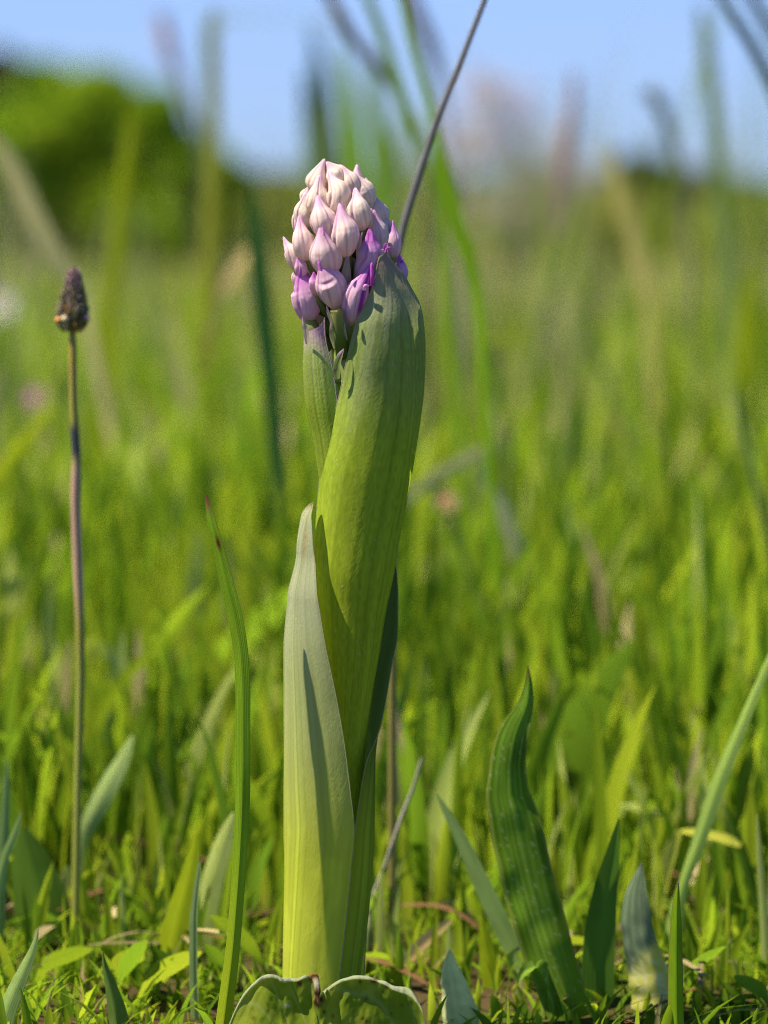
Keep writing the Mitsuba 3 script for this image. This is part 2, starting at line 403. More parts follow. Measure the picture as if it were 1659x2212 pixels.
def bud(base, mid, tip, w, outward, pink, seed, dent=0.0, gap=0.0, nl=64, na=72):
    r0 = np.random.default_rng(seed)
    K = PchipInterpolator([0, 0.42, 0.8, 1], np.array([base, mid, mid * 0.45 + tip * 0.55 + outward * w * 0.03, tip]))
    t = np.linspace(0, 1, nl) ** 1.05
    p = K(t)
    tg = np.gradient(p, axis=0); tg /= np.linalg.norm(tg, axis=1, keepdims=True)
    o = outward - tg * (tg @ outward)[:, None]; o /= np.linalg.norm(o, axis=1, keepdims=True)
    b = np.cross(tg, o)
    ph = np.linspace(-np.pi, np.pi, na, endpoint=False)
    TT, PH = np.meshgrid(t, ph, indexing='ij')
    fat = r0.uniform(0.9, 1.12)
    r = w * 0.54 * prof(np.clip(TT ** fat, 0, 1))
    seams = (0.95 + r0.uniform(-.15, .15), -0.95 + r0.uniform(-.15, .15), np.pi)
    groove = sum(np.exp(-((np.angle(np.exp(1j * (PH - s)))) / 0.10) ** 2) for s in seams)
    sg = np.sort(np.array([s % (2 * np.pi) for s in seams]))
    ph2 = PH % (2 * np.pi)
    kk = np.searchsorted(sg, ph2) % 3
    lo = np.array([sg[2] - 2 * np.pi, sg[0], sg[1]])[kk]; hi = np.array([sg[0], sg[1], sg[2]])[kk]
    top2 = ph2 > sg[2]
    lo = np.where(top2, sg[2], lo); hi = np.where(top2, sg[0] + 2 * np.pi, hi)
    saw = (ph2 - lo) / (hi - lo) - 0.5
    r = r * (1 + 0.085 * saw * sstep(0.05, 0.25, TT))          # each sepal laps over the next
    r = r * (1 + 0.05 * np.cos(3 * PH) - 0.07 * groove * sstep(0.04, 0.3, TT) - 0.03 * np.exp(-(PH / 0.09) ** 2))
    r = r * (1 + 0.14 * (meshkit.fbm(np.stack([np.cos(PH) * 1.5 + seed, np.sin(PH) * 1.5, TT * 3], -1), 4, seed) - 0.5) + 0.05 * (meshkit.noise(np.stack([np.cos(PH) * 6 + seed, np.sin(PH) * 6, TT * 2], -1), seed) - 0.5))
    if dent:
        u = TT - 0.56 - 0.05 * PH ** 2
        r = r - dent * w / 2 * (np.exp(-(u / 0.045) ** 2) * 1.0 + 0.7 * np.exp(-((u - .10) / 0.10) ** 2) - 0.35 * np.exp(-((u + 0.07) / 0.05) ** 2)) * np.exp(-(PH / 0.62) ** 2)
    if gap:
        r = r - gap * w / 2 * np.exp(-((PH - 0.55) / 0.28) ** 2) * sstep(0.1, 0.3, TT) * sstep(0.9, 0.7, TT)
    P = p[:, None] + r[..., None] * (np.cos(PH)[..., None] * o[:, None] + np.sin(PH)[..., None] * b[:, None])
    body = lerp(CREAM, PINKISH, np.clip(1.15 * pink - 0.06 + 0.40 * (meshkit.fbm(np.stack([np.cos(PH), np.sin(PH), TT * 2], -1) * 1.3 + seed, 3) - 0.5), 0, 1))
    tipc = PINKISH * (1 - pink) + MAGENTA * pink
    body = body * (1 + 0.16 * (meshkit.fbm(np.stack([np.cos(PH) * 4, np.sin(PH) * 4, TT * 5 + seed], -1), 3, seed + 1)[..., None] - 0.5) * 2)
    c = lerp(body, tipc, sstep(0.62 - 0.25 * pink, 0.97, TT) * (0.62 + 0.38 * pink))
    c = c * (1 - 0.16 * (saw + 0.5) ** 3)[..., None]
    for q in (-0.28, 0.0, 0.27):
        c = lerp(c, c * col(.80, .58, .74), np.exp(-((saw - q) / 0.030) ** 2) * sstep(0.10, .3, TT) * sstep(.97, .6, TT) * .55)
    c = lerp(c, c * col(.80, .50, .78), groove * (0.6 + 0.4 * pink) * sstep(0.05, 0.3, TT))
    c = lerp(c, col(.55, .30, .26), np.exp(-(PH / 0.05) ** 2) * sstep(0.1, .2, TT) * sstep(.62, .45, TT) * 0.6)
    for q in (-0.5, 0.48):
        c = lerp(c, col(.62, .40, .40), np.exp(-((PH - q * (1 - .4 * TT)) / 0.04) ** 2) * sstep(0.12, .25, TT) * sstep(.8, .5, TT) * 0.35)
    c = lerp(c, col(.34, .38, .10), sstep(0.20, 0.0, TT) * 0.75)
    if gap:
        c = lerp(c, col(.36, .06, .48), np.exp(-((PH - 0.55) / 0.33) ** 4) * sstep(0.12, 0.3, TT))
    if dent:
        c = lerp(c, c * col(.85, .55, .9), np.exp(-((TT - .58 - .05 * PH ** 2) / .07) ** 2) * np.exp(-(PH / .5) ** 2) * .7)
    f = tri(grid_faces(nl, na, True))
    return Mesh().add(P, f, c, np.stack([PH * 0, TT], -1))


BUDS = [  # tip, body, base (x, y on the enlarged view), width, push back, pink, dent, gap
    ((552, 122), (475, 320), (440, 410), 165, 40, 0.05, 0, 0), ((565, 150), (645, 265), (720, 420), 190, 110, 0.0, 0, 0), ((590, 232), (680, 430), (640, 610), 205, 0, 0.08, 0, 0),
    ((516, 262), (488, 475), (455, 600), 195, 20, 0.10, 0, 0), ((703, 182), (790, 330), (830, 470), 130, 60, 0.08, 0, 0), ((785, 238), (895, 420), (930, 570), 190, 30, 0.10, 0, 0),
    ((822, 380), (852, 595), (880, 760), 205, 0, 0.12, 0, 0), ((490, 448), (540, 670), (600, 850), 225, 0, 0.22, 0, 0), ((684, 518), (740, 790), (735, 985), 235, 0, 0.30, 0, 0),
    ((412, 365), (388, 440), (370, 540), 105, 90, 0.1, 0, 0), ((322, 525), (303, 660), (295, 785), 80, 60, 0.35, 0, 0), ((395, 415), (368, 590), (420, 750), 165, 35, 0.12, 0, 0),
    ((330, 618), (362, 850), (410, 1020), 185, 0, 0.25, 0, 0), ((976, 442), (1035, 590), (1070, 710), 150, 90, 0.15, 0, 0), ((985, 572), (1040, 790), (1035, 940), 140, 30, 0.3, 0, 0),
    ((522, 712), (560, 965), (610, 1160), 270, 0, 0.32, 0, 0), ((184, 812), (262, 960), (310, 1120), 130, 20, 0.25, 0.1, 0), ((1150, 665), (1160, 870), (1165, 1020), 125, 40, 0.62, 0, 0),
    ((948, 742), (960, 960), (820, 1215), 210, -5, 0.88, 0, 0), ((520, 990), (610, 1240), (670, 1460), 250, 0, 0.52, 0.17, 0), ((352, 1040), (392, 1340), (415, 1590), 250, 0, 0.85, 0.16, 0),
    ((955, 1055), (830, 1330), (780, 1610), 205, -5, 0.74, 0, 0.30), ((325, 965), (345, 1080), (350, 1190), 110, 60, 0.65, 0, 0), ((300, 1090), (298, 1170), (330, 1300), 80, 70, 0.4, 0, 0),
    ((1195, 945), (1235, 1110), (1250, 1230), 90, 40, 0.95, 0, 0), ((900, 850), (905, 950), (880, 1080), 120, 70, 0.35, 0, 0), ((460, 1120), (470, 1200), (480, 1330), 110, 60, 0.8, 0, 0),
    ((960, 560), (985, 680), (1000, 800), 110, 80, 0.1, 0, 0)]
all_buds = []
for tip, body, base, w, push, pink, dent, gap in BUDS:
    R = float(axis_r(body[1])) - 0.48 * w
    dx = body[0] - float(axis_c(body[1]))
    dm = -math.sqrt(max(R * R - dx * dx, (0.12 * R) ** 2)) + push
    Rt = float(axis_r(min(max(tip[1], 130), 1850))) - 14
    dxt = tip[0] - float(axis_c(min(max(tip[1], 130), 1850)))
    dt = min(max(-math.sqrt(max(Rt * Rt - dxt * dxt, 0)), dm - 60), dm + 70) + push * 0.3
    db = dm * 0.62 + push * 0.4
    k = 0.2441
    M, TP, B = Z(*body, dm * k), Z(*tip, dt * k), Z(*base, db * k)
    out = np.array([dx, dm, 0.0]); out /= np.linalg.norm(out)
    out = np.array([out[0] * 0.8, out[1], 0.15]); out /= np.linalg.norm(out)
    all_buds.append((B, M, TP, w * k * PX, out, pink, dent, gap))
for zy, n in ((400, 3), (520, 4), (740, 5), (960, 5), (1180, 6), (1400, 5)):     # the far side of the spike
    for j in range(n):
        a = math.radians(95 + 170 * (j + 0.5 + 0.25 * math.sin(zy)) / n)
        Rz, cz = float(axis_r(zy)), float(axis_c(zy))
        w = 190 + 40 * (zy > 700)
        f = lambda r, y: Z(cz + r * math.sin(a), y, -r * math.cos(a) * 0.2441)
        all_buds.append((f(Rz * 0.45, zy + 170), f(Rz - w * 0.5, zy), f(Rz * 0.72, zy - 230), w * 0.2441 * PX, np.array([math.sin(a), -math.cos(a), 0.1]), 0.05 + (zy - 300) / 1800, 0, 0))
for i, (B, M, TP, w, out, pink, dent, gap) in enumerate(all_buds):
    part('flower_bud', bud(B, M, TP, w, out, pink, 100 + i, dent, gap), 'petal_material', SPIKE)
    zc = B[2]                                                      # its stalk (ovary), down into the axis
    x_ax = Z(float(axis_c(1200)), 0)[0]
    root = np.array([B[0] * 0.45 + x_ax * 0.55, B[1] * 0.35, B[2] - 0.0042])
    midp = B * 0.6 + root * 0.4 + np.array([0, -0.0004, -0.0004])
    part('flower_stalk', Mesh().add(*tube([root, midp, B + (M - B) * 0.12], np.array([0.22, 0.30, 0.24]) * w,
         lambda t, a, s=i: (lerp(col(.10, .16, .025), col(.36, .40, .14), t ** 2) * (1 + 0.18 * np.cos(a * 3 + t * 5 + s))[..., None]), 14, 18)), 'petal_material', SPIKE)


def bract(pts, widths, facing, seed, pale=0.5):
    base = lerp(col(.16, .24, .05), col(.62, .52, .46), np.array(pale))
    m = Mesh().add(*ribbon(pts, widths, facing, fold=0.5, n=40, nc=9, color=lambda t, s: lerp(lerp(base, col(.55, .30, .55), sstep(.35, 0, t)), col(.66, .56, .55), sstep(.75, 1, np.abs(s)) * .6), ribs=3))
    part('bract', m, 'petal_material', SPIKE)


k = 0.2441
bract([Z(760, 950, -84), Z(752, 1060, -82), Z(745, 1180, -74), Z(750, 1300, -55)], np.array([6, 60, 100, 90]) * k * PX, 0.1, 1, 0.6)
bract([Z(620, 1510, -92), Z(628, 1600, -92), Z(665, 1700, -86), Z(690, 1800, -70)], np.array([6, 60, 130, 120]) * k * PX, 0.2, 2, 0.25)
bract([Z(574, 1415, -100), Z(588, 1480, -98), Z(620, 1560, -92), Z(640, 1620, -80)], np.array([5, 30, 50, 40]) * k * PX, -0.2, 3, 0.8)
bract([Z(885, 770, -96), Z(868, 840, -94), Z(855, 930, -86), Z(850, 1000, -70)], np.array([5, 34, 50, 40]) * k * PX, 0.1, 4, 0.8)
bract([Z(738, 520, -78), Z(735, 560, -76), Z(738, 600, -72), Z(745, 660, -60)], np.array([4, 20, 28, 24]) * k * PX, 0.1, 5, 0.8)
bract([Z(358, 1505, -66), Z(368, 1570, -66), Z(385, 1640, -62), Z(400, 1760, -48)], np.array([5, 34, 60, 40]) * k * PX, -0.2, 6, 0.8)
bract([Z(735, 1560, -100), Z(732, 1600, -99), Z(738, 1650, -95), Z(750, 1720, -80)], np.array([4, 16, 24, 20]) * k * PX, 0.2, 7, 0.7)
bract([Z(725, 1790, -92), Z(690, 1860, -96), Z(665, 1960, -94), Z(670, 2060, -84)], np.array([6, 60, 70, 50]) * k * PX, 0.3, 8, 0.1)
part('flower_stalk', Mesh().add(*tube([Z(700, 1860, -40), Z(690, 1640, -84), Z(655, 1450, -96)], np.array([50, 58, 50]) * k * PX, lambda t, a: lerp(col(.12, .20, .03), col(.36, .38, .14), t ** 2), 14, 24)),
     'petal_material', SPIKE)


def petal_tip(pts, r, c=(.48, .09, .52)):
    part('petal', Mesh().add(*tube([Z(x, y, d) for x, y, d in pts], np.array(r) * 0.8 * k * PX, lambda t, a: lerp(np.asarray(c), col(.52, .16, .58), t), 9, 20)), 'petal_material', SPIKE)


petal_tip([(975, 1230, -104), (972, 1140, -112), (968, 1060, -112), (970, 1035, -110)], [22, 24, 17, 8])
petal_tip([(905, 1270, -112), (915, 1238, -118), (948, 1240, -118)], [20, 22, 6], (.72, .55, .72))
petal_tip([(1072, 940, -104), (1064, 925, -106), (1050, 932, -108)], [14, 10, 4], (.66, .4, .62))
petal_tip([(1090, 950, -104), (1100, 915, -106), (1120, 905, -106), (1146, 912, -104)], [13, 12, 10, 4])
petal_tip([(1078, 925, -98), (1080, 885, -100), (1092, 872, -100), (1104, 880, -100)], [10, 10, 9, 4])
petal_tip([(1225, 1040, -50), (1238, 1010, -52), (1252, 1000, -52)], [12, 10, 6], (.36, .08, .5))
petal_tip([(345, 1150, -112), (345, 1100, -114), (343, 1068, -113)], [16, 14, 6])
petal_tip([(525, 1110, -128), (512, 1050, -128), (504, 1015, -126)], [22, 18, 9], (.58, .25, .56))
petal_tip([(975, 850, -122), (970, 790, -120), (960, 752, -118)], [24, 15, 8], (.55, .2, .55))
petal_tip([(548, 800, -126), (545, 750, -124), (540, 712, -122)], [18, 14, 7], (.68, .4, .6))

# ------------------------------------------------------------------ the crumpled leaf in front of the orchid
def front_leaf():
    ru = [494, 510, 528, 548, 565, 582, 600, 612, 622, 640, 660, 676, 684, 690, 697, 708, 725, 745, 770, 800, 830, 850, 866, 885, 900, 912, 920]
    rv = [2222, 2182, 2152, 2130, 2118, 2113, 2116, 2124, 2121, 2121, 2114, 2116, 2136, 2158, 2150, 2141, 2129, 2120, 2116, 2118, 2128, 2140, 2146, 2154, 2168, 2188, 2225]
    f = PchipInterpolator(ru, rv)
    nu, nt = 260, 70
    u = np.linspace(494, 920, nu)
    topv = f(u)
    t = np.linspace(0, 1, nt)
    U, Tt = np.meshgrid(u, t, indexing='ij')
    topc = topv[:, None]
    Vv = topc + (2420 - topc) * Tt
    cu = U + (700 - U) * 0.75 * Tt ** 1.8                       # narrows to its stalk
    lump = meshkit.fbm(np.stack([U / 60, Tt * 4, 0 * U], -1), 4, 3) - 0.5
    notch = np.exp(-((U - 690) / 16.0) ** 2)
    y = (-0.0215 + 0.0125 * Tt - 0.0035 * ((U - 705) / 200) ** 2 * (1 - Tt) + 0.0032 * lump * (1 - 0.5 * Tt)
         + notch * 0.0030 * np.exp(-Tt / .5) - 0.0016 * np.exp(-((U - 655) / 30) ** 2) * np.exp(-((Tt - .15) / .15) ** 2))
    d0 = FWD + np.array([1, 0, 0]) * ((cu - 829.5) * PXT)[..., None] + UP * ((1106 - Vv) * PXT)[..., None]
    face = EYE + d0 * ((y - CAM_Y) / d0[..., 1])[..., None]
    face[..., 2] = np.maximum(face[..., 2], 0.002 + 0.002 * (1 - Tt))
    # the rim rolls over, away from the camera
    na = 14
    rr = 0.62 * (0.00055 + 0.0005 * meshkit.noise(np.stack([u / 22, 0 * u, 0 * u], -1), 5) + 0.0011 * np.exp(-((u - 884) / 22) ** 2) + 0.0006 * np.exp(-((u - 615) / 8) ** 2))
    ang = np.linspace(np.radians(230), 0, na)
    roll = face[:, :1] + rr[:, None, None] * np.stack([0 * ang, 1 - np.cos(ang), np.sin(ang)], -1)[None]
    P = np.concatenate([roll[:, :-1], face], 1)
    nt2 = P.shape[1]
    Uq = np.repeat(u[:, None], nt2, 1)
    k = np.concatenate([np.full(na - 1, -1.0), t])[None] + 0 * Uq
    n1 = meshkit.fbm(np.stack([Uq / 40, k * 6, 0 * k], -1), 4, 8)
    c = lerp(col(.16, .25, .02), col(.27, .34, .04), sstep(.3, .7, n1))
    vein = np.exp(-(((Uq - 800) / 90 - (k * 2.2) + 0.5 * np.sin(Uq / 50)) % 0.8 - 0.4) ** 2 / 0.002)
    c = lerp(c, col(.32, .38, .16), vein * 0.35 * (k > 0))
    c = np.where((k < 0)[..., None], lerp(col(.36, .44, .24), col(.46, .50, .36), meshkit.noise(np.stack([Uq / 9, k, 0 * k], -1), 2)), c)  # sunlight on the rolled rim is put into its pale colour
    Vp = np.concatenate([np.repeat(topc, na - 1, 1) - 6, Vv], 1)
    for (a, b, r, s) in ((675, 2112, 8, 1), (646, 2124, 7, 1), (685, 2170, 7, 1), (692, 2158, 8, 1), (808, 2118, 6, 1), (778, 2121, 4, .8), (790, 2200, 5, .8), (800, 2206, 4, .8), (835, 2132, 4, .7), (826, 2150, 3, .7), (828, 2142, 3, .7),
                         (793, 2158, 6, .5), (540, 2200, 5, .5), (610, 2205, 4, .5), (720, 2195, 4, .6), (700, 2186, 4, .8), (850, 2190, 3, .6), (870, 2172, 4, .4), (575, 2170, 4, .4), (630, 2190, 5, .4)):
        g = np.exp(-(((Uq - a) ** 2 + (Vp - b) ** 2) / r ** 2) * (0.7 + 0.9 * meshkit.noise(np.stack([Uq / 3, Vp / 3, 0 * k], -1), 6)))
        c = lerp(c, col(.075, .028, .015), np.minimum(g * s * 1.3, 1))
    c = lerp(c, col(.42, .26, .08), np.exp(-((Uq - 681) ** 2 + (Vp - 2120) ** 2) / 40) * 0.8)
    g = np.exp(-(((Uq - 618) / 7) ** 2 + ((Vp - 2172) / 4) ** 2))
    c = lerp(c, col(.5, .52, .38), g * 0.8)
    m = Mesh().add(P, grid_faces(nu, nt2), c, np.stack([Uq / 18, k], -1))
    for s in (-1, 1):     # curled dried tip in the notch
        m.add(*tube([W(676 + 3 * s, 2108, -.0205), W(684, 2124, -.0225), W(686 - 2 * s, 2142, -.0230), W(684 + 4 * s, 2162, -.0232), W(690 + 2 * s, 2174, -.0230)], np.array([7, 6, 5, 4, 2]) * PX,
                    lambda t, a: lerp(lerp(col(.35, .22, .08), col(.05, .02, .015), np.exp(-((t - .15) / .09) ** 2) + np.exp(-((t - .62) / .12) ** 2)), col(.45, .48, .34), np.exp(-((t - .38) / .12) ** 2)), 9, 30))
    return m


scene['rosette_leaf'] = front_leaf().shape('orchid_leaf_material')
tag('rosette_leaf', 'crumpled broad green leaf with rolled sunlit-painted rim and brown spots in front of the orchid', 'leaf')

# ------------------------------------------------------------------ blades, leaves and stalks that the photograph shows one by one
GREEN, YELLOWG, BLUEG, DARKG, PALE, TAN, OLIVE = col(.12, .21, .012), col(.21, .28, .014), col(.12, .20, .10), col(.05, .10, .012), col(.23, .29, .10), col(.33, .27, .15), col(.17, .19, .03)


def deeper(y, v):
    """Depth of a blade from how soft the photograph shows it, kept where its foot still stands on the soil."""
    y = np.asarray(y, float)
    q = np.minimum(1.32 * y / (y + 0.62), 0.70)
    far = np.where(y > 0.03, 0.62 * q / (1 - q), y)
    return np.minimum(far, max(y.max(), 0.112 / ((v - 470) * PXT) - 0.62)) if v > 560 else far


def blade(name, label, category, rows, y, color, facing=0.0, fold=0.3, twist=0.0, tip=None, root=None, margin=None, group=None, bsdf='blade_material', n=70, nc=9, wave=0.0, power=1.0, ground=True, shape=None):
    """rows: u, v, width in reference pixels, from the tip down; y one depth or (tip depth, foot depth)."""
    rows = np.asarray(rows, float)
    ys = deeper(np.linspace(*(y if np.ndim(y) else (y, y)), len(rows)), rows[0, 1])
    pts = [W(u, v, d) for (u, v, _), d in zip(rows, ys)]
    ws = [w * scale_at(d) / max(math.cos(facing + twist * i / len(rows)), 0.5) for i, (w, d) in enumerate(zip(rows[:, 2], ys))]
    key = numbered(name)
    if ground and pts[-1][2] > 0.004:
        d = pts[-1] - pts[-2]
        drop = pts[-1][2] + 0.002 - gz(pts[-1][0], pts[-1][1])
        slope = np.clip(d[:2] / max(-d[2], 1e-4), -0.5, 0.5)
        for q in (0.5, 1.0):
            pts.append(pts[len(rows) - 1] + np.array([*(slope * drop * q * (1 - 0.4 * q)), -drop * q]))
            ws.append(ws[-1] * (1 - 0.1 * q))
    seed = len(labels)
    if not callable(color): color = np.asarray(color) * [1.45, 1.45, 1.1]
    c = color if callable(color) else blade_color(color, tip, root if root is not None else np.asarray(color) * 1.15, margin, seed)
    m = Mesh().add(*ribbon(pts, ws, facing, fold, twist, n, nc, c, wave=wave, seed=seed, power=power))
    scene[key] = m.shape(bsdf)
    tag(key, label, category, group)
    return key


def stalk(name, label, category, rows, y, color, group=None, sides=8, n=40):
    rows = np.asarray(rows, float)
    ys = deeper(np.linspace(*(y if np.ndim(y) else (y, y)), len(rows)), rows[0, 1])
    pts = [W(u, v, d) for (u, v, _), d in zip(rows, ys)]
    rs = [w * 0.5 * scale_at(d) for w, d in zip(rows[:, 2], ys)]
    if pts[-1][2] > 0.004:
        pts.append(np.array([pts[-1][0] + (pts[-1][0] - pts[-2][0]) * 0.15, pts[-1][1], gz(*pts[-1][:2]) - 0.002])); rs.append(rs[-1])
    key = numbered(name)
    cf = color if callable(color) else (lambda t, a: np.asarray(color) * (1 + 0.12 * np.cos(a * 5) + 0.15 * np.sin(t * 17 + len(labels)))[..., None])
    scene[key] = Mesh().add(*tube(pts, rs, cf, sides, n)).shape('stem_material')
    tag(key, label, category, group)
    return key, pts


def spotted(t, s):
    c = blade_color(GREEN * 1.6, col(.20, .06, .06), YELLOWG * 1.3, None, 3, 0.25, 0.25)(t, s)
    c = lerp(c, col(.10, .012, .012), np.exp(-((t - 0.09) / 0.014) ** 2) * np.exp(-((s - 0.25) / .4) ** 2))
    return lerp(c, col(.22, .10, .05), sstep(.84, .98, s) * sstep(.2, .08, t) * .7)


blade('grass_leaf', 'tall upright grass blade with a dark red spot near its tip, left of the orchid', 'grass blade',
      [(445, 1069, 4), (449, 1090, 12), (457, 1130, 20), (470, 1180, 26), (489, 1260, 32), (508, 1340, 35), (520, 1420, 34), (524, 1520, 34), (524, 1620, 34), (523, 1720, 36), (519, 1830, 36), (511, 1950, 37), (502, 2060, 40), (490, 2160, 44), (480, 2240, 46)],
      (-0.0113, -0.0140), spotted, facing=-0.3, fold=[0.25, 0.25, 0.35, 0.7, 0.9], twist=0.4, n=150, nc=15, power=1.3)
def ribbed(t, s):
    c = blade_color(col(.10, .21, .016), col(.10, .05, .02), col(.15, .29, .016), col(.20, .22, .05), 21, 0.4, 0.4)(t, s)
    for q in (-.62, -.32, 0, .32, .62):
        c = lerp(c, col(.19, .30, .05), np.exp(-((s - q * (1 - .3 * t)) / .028) ** 2) * .7)
    sp = meshkit.noise(np.stack([s * 22, t * 130, 0 * t], -1), 77)
    return lerp(c, col(.34, .38, .18), sstep(.82, .95, sp) * .6)


blade('plantain_leaf', 'dark green ribbed plantain leaf with a twisted pointed tip, right of the orchid', 'leaf',
      [(1141, 1438, 2), (1143, 1470, 15), (1141, 1505, 30), (1134, 1535, 46), (1120, 1570, 68), (1108, 1610, 82), (1102, 1660, 90), (1103, 1710, 106), (1115, 1760, 118), (1130, 1830, 124), (1146, 1900, 122), (1162, 1960, 124), (1190, 2060, 118), (1215, 2130, 112), (1240, 2212, 92), (1262, 2290, 60)],
      (0.029, 0.019), ribbed, facing=0.25, fold=[.5, .45, .35, .3, .4], n=160, nc=25, wave=0.26)
blade('grass_leaf', 'broad shade-painted dark grass blade standing right of the ribbed plantain leaf', 'grass blade',
      [(1337, 1768, 3), (1328, 1830, 28), (1312, 1920, 56), (1300, 2030, 74), (1296, 2120, 78), (1296, 2230, 76)], 0.03, col(.06, .13, .02), facing=0.35, fold=0.3)  # the shadow over this blade is put into its dark green
def mottled_half_lit(t, s):  # yellow mottling is the leaf's own; its light and shade are painted
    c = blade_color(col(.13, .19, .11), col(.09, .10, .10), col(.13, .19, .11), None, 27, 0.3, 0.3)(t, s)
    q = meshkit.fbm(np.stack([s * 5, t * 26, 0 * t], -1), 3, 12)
    c = lerp(c, col(.48, .50, .10), sstep(.50, .62, t + .10 * s + .12 * (q - .5)))  # painted light: upper half as shaded, lower half as sunlit
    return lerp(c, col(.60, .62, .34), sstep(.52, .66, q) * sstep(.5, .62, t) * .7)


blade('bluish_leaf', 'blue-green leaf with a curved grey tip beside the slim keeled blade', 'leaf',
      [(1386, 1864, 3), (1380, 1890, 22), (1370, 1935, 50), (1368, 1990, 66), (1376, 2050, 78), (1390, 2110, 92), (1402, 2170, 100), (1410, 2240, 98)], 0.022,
      mottled_half_lit, facing=-0.7, fold=0.3, nc=13, wave=0.15)
blade('grass_leaf', 'slim keeled blade with a purple tip at the lower right, in sharp focus', 'grass blade',
      [(1466, 1907, 2), (1464, 1930, 15), (1463, 1965, 26), (1462, 2040, 36), (1462, 2120, 42), (1464, 2230, 44)], -0.008, GREEN, facing=0.1, fold=0.75, tip=col(.22, .04, .09), margin=col(.22, .10, .06), nc=13, n=80)
blade('grass_leaf', 'long grey-green blade slanting up out of the right edge', 'grass blade',
      [(1720, 1290, 6), (1659, 1430, 15), (1605, 1560, 24), (1545, 1710, 33), (1505, 1830, 30), (1478, 1905, 24), (1462, 1970, 34), (1450, 2060, 40), (1444, 2180, 40)], 0.045, col(.20, .30, .08), facing=-0.6, fold=0.3, twist=0.6, n=90)
blade('grass_leaf', 'bluish blade arching up to the left, between orchid and plantain leaf', 'grass blade',
      [(944, 1716, 3), (962, 1750, 16), (988, 1800, 27), (1030, 1890, 38), (1075, 1985, 44), (1115, 2070, 46), (1145, 2160, 46), (1160, 2240, 44)], 0.036, col(.20, .29, .11), facing=-0.35, fold=0.2, n=70)
blade('grass_leaf', 'short blunt blade arching at the foot of the plantain leaf', 'grass blade', [(1120, 2125, 6), (1135, 2098, 26), (1158, 2092, 40), (1180, 2130, 56), (1192, 2230, 62)], 0.02, col(.14, .24, .04), facing=-0.3, fold=0.6)
blade('grass_leaf', 'yellow-green blade glowing in the sun between the orchid and the bluish blade', 'grass blade', [(1040, 1985, 10), (1050, 2050, 34), (1062, 2120, 46), (1080, 2230, 48)], 0.042, YELLOWG, facing=-0.2)
blade('pale_leaf', 'pale grey-green pointed leaf at the bottom edge, right of the crumpled leaf', 'leaf', [(972, 2052, 6), (970, 2085, 34), (975, 2130, 62), (985, 2190, 84), (995, 2260, 88)], 0.012, col(.42, .48, .30), facing=-0.5, fold=0.4, wave=0.2)
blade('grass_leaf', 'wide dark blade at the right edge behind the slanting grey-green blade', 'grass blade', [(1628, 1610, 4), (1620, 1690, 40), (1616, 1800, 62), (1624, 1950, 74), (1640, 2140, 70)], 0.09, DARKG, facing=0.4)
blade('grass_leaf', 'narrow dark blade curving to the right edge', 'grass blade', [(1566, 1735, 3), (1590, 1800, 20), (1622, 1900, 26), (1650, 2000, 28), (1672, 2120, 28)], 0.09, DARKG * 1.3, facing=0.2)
blade('grass_leaf', 'short pale narrow blade close to the right edge', 'grass blade', [(1636, 1758, 3), (1640, 1840, 14), (1648, 1950, 20), (1655, 2100, 22)], 0.04, PALE * 0.9, facing=-0.2)
blade('grass_leaf', 'thin dark blade leaning out from behind the right side of the orchid stem', 'grass blade', [(893, 1395, 2), (882, 1460, 14), (866, 1540, 22), (846, 1630, 27), (824, 1730, 26), (806, 1810, 24)], 0.12, col(.06, .13, .02), facing=0.2)
stalk('grass_stalk', 'fine grey stalk leaning right of the orchid foot', 'grass stalk', [(911, 1636, 6), (893, 1700, 8), (866, 1770, 9), (835, 1860, 9), (800, 1970, 9)], 0.05, col(.22, .22, .16))
blade('rounded_leaf', 'large rounded leaf painted dark as shaded behind the plantain tip', 'leaf', [(985, 1440, 40), (990, 1480, 120), (1000, 1550, 170), (1008, 1620, 165), (1015, 1690, 120), (1020, 1760, 40)], 0.24, col(.05, .10, .02), facing=0.5, fold=0.2)  # dark colour stands in for shade on this leaf
blade('grass_leaf', 'narrow greyish blade with a withered tip, left of the tall spotted blade', 'grass blade', [(432, 1850, 3), (430, 1880, 10), (424, 1930, 15), (419, 2000, 20), (419, 2090, 20), (425, 2230, 24)], 0.02, col(.17, .24, .12), facing=0.3, fold=0.5, tip=col(.2, .12, .09))
blade('grass_leaf', 'broad bright green blade behind the narrow greyish one', 'grass blade', [(425, 1800, 10), (408, 1890, 44), (385, 1980, 66), (368, 2080, 82), (356, 2230, 88)], 0.05, YELLOWG * 0.9, facing=-0.4)
blade('grass_leaf', 'pale broad blade leaning behind the tall spotted blade', 'grass blade', [(505, 1755, 8), (478, 1830, 46), (452, 1920, 52), (436, 2020, 48), (428, 2140, 44)], 0.07, PALE, facing=-0.4)
blade('grass_leaf', 'dark folded blade tip poking up at the bottom left', 'grass blade', [(222, 2058, 3), (226, 2090, 16), (236, 2130, 32), (250, 2200, 54), (258, 2260, 60)], 0.004, col(.09, .15, .04), facing=-0.2, fold=0.7, tip=col(.25, .16, .12))
blade('grass_leaf', 'pale flat blade lying slantwise at the bottom left', 'grass blade', [(372, 2050, 10), (330, 2098, 20), (250, 2150, 24), (190, 2188, 25), (130, 2226, 26)], (0.05, 0.02), PALE, facing=0.3, fold=0.2)
blade('grass_leaf', 'grey-green blade tip rising in the bottom left corner', 'grass blade', [(82, 2006, 3), (70, 2050, 18), (50, 2095, 30), (25, 2150, 40), (0, 2220, 46)], -0.004, col(.17, .25, .10), facing=-0.4, fold=0.4)
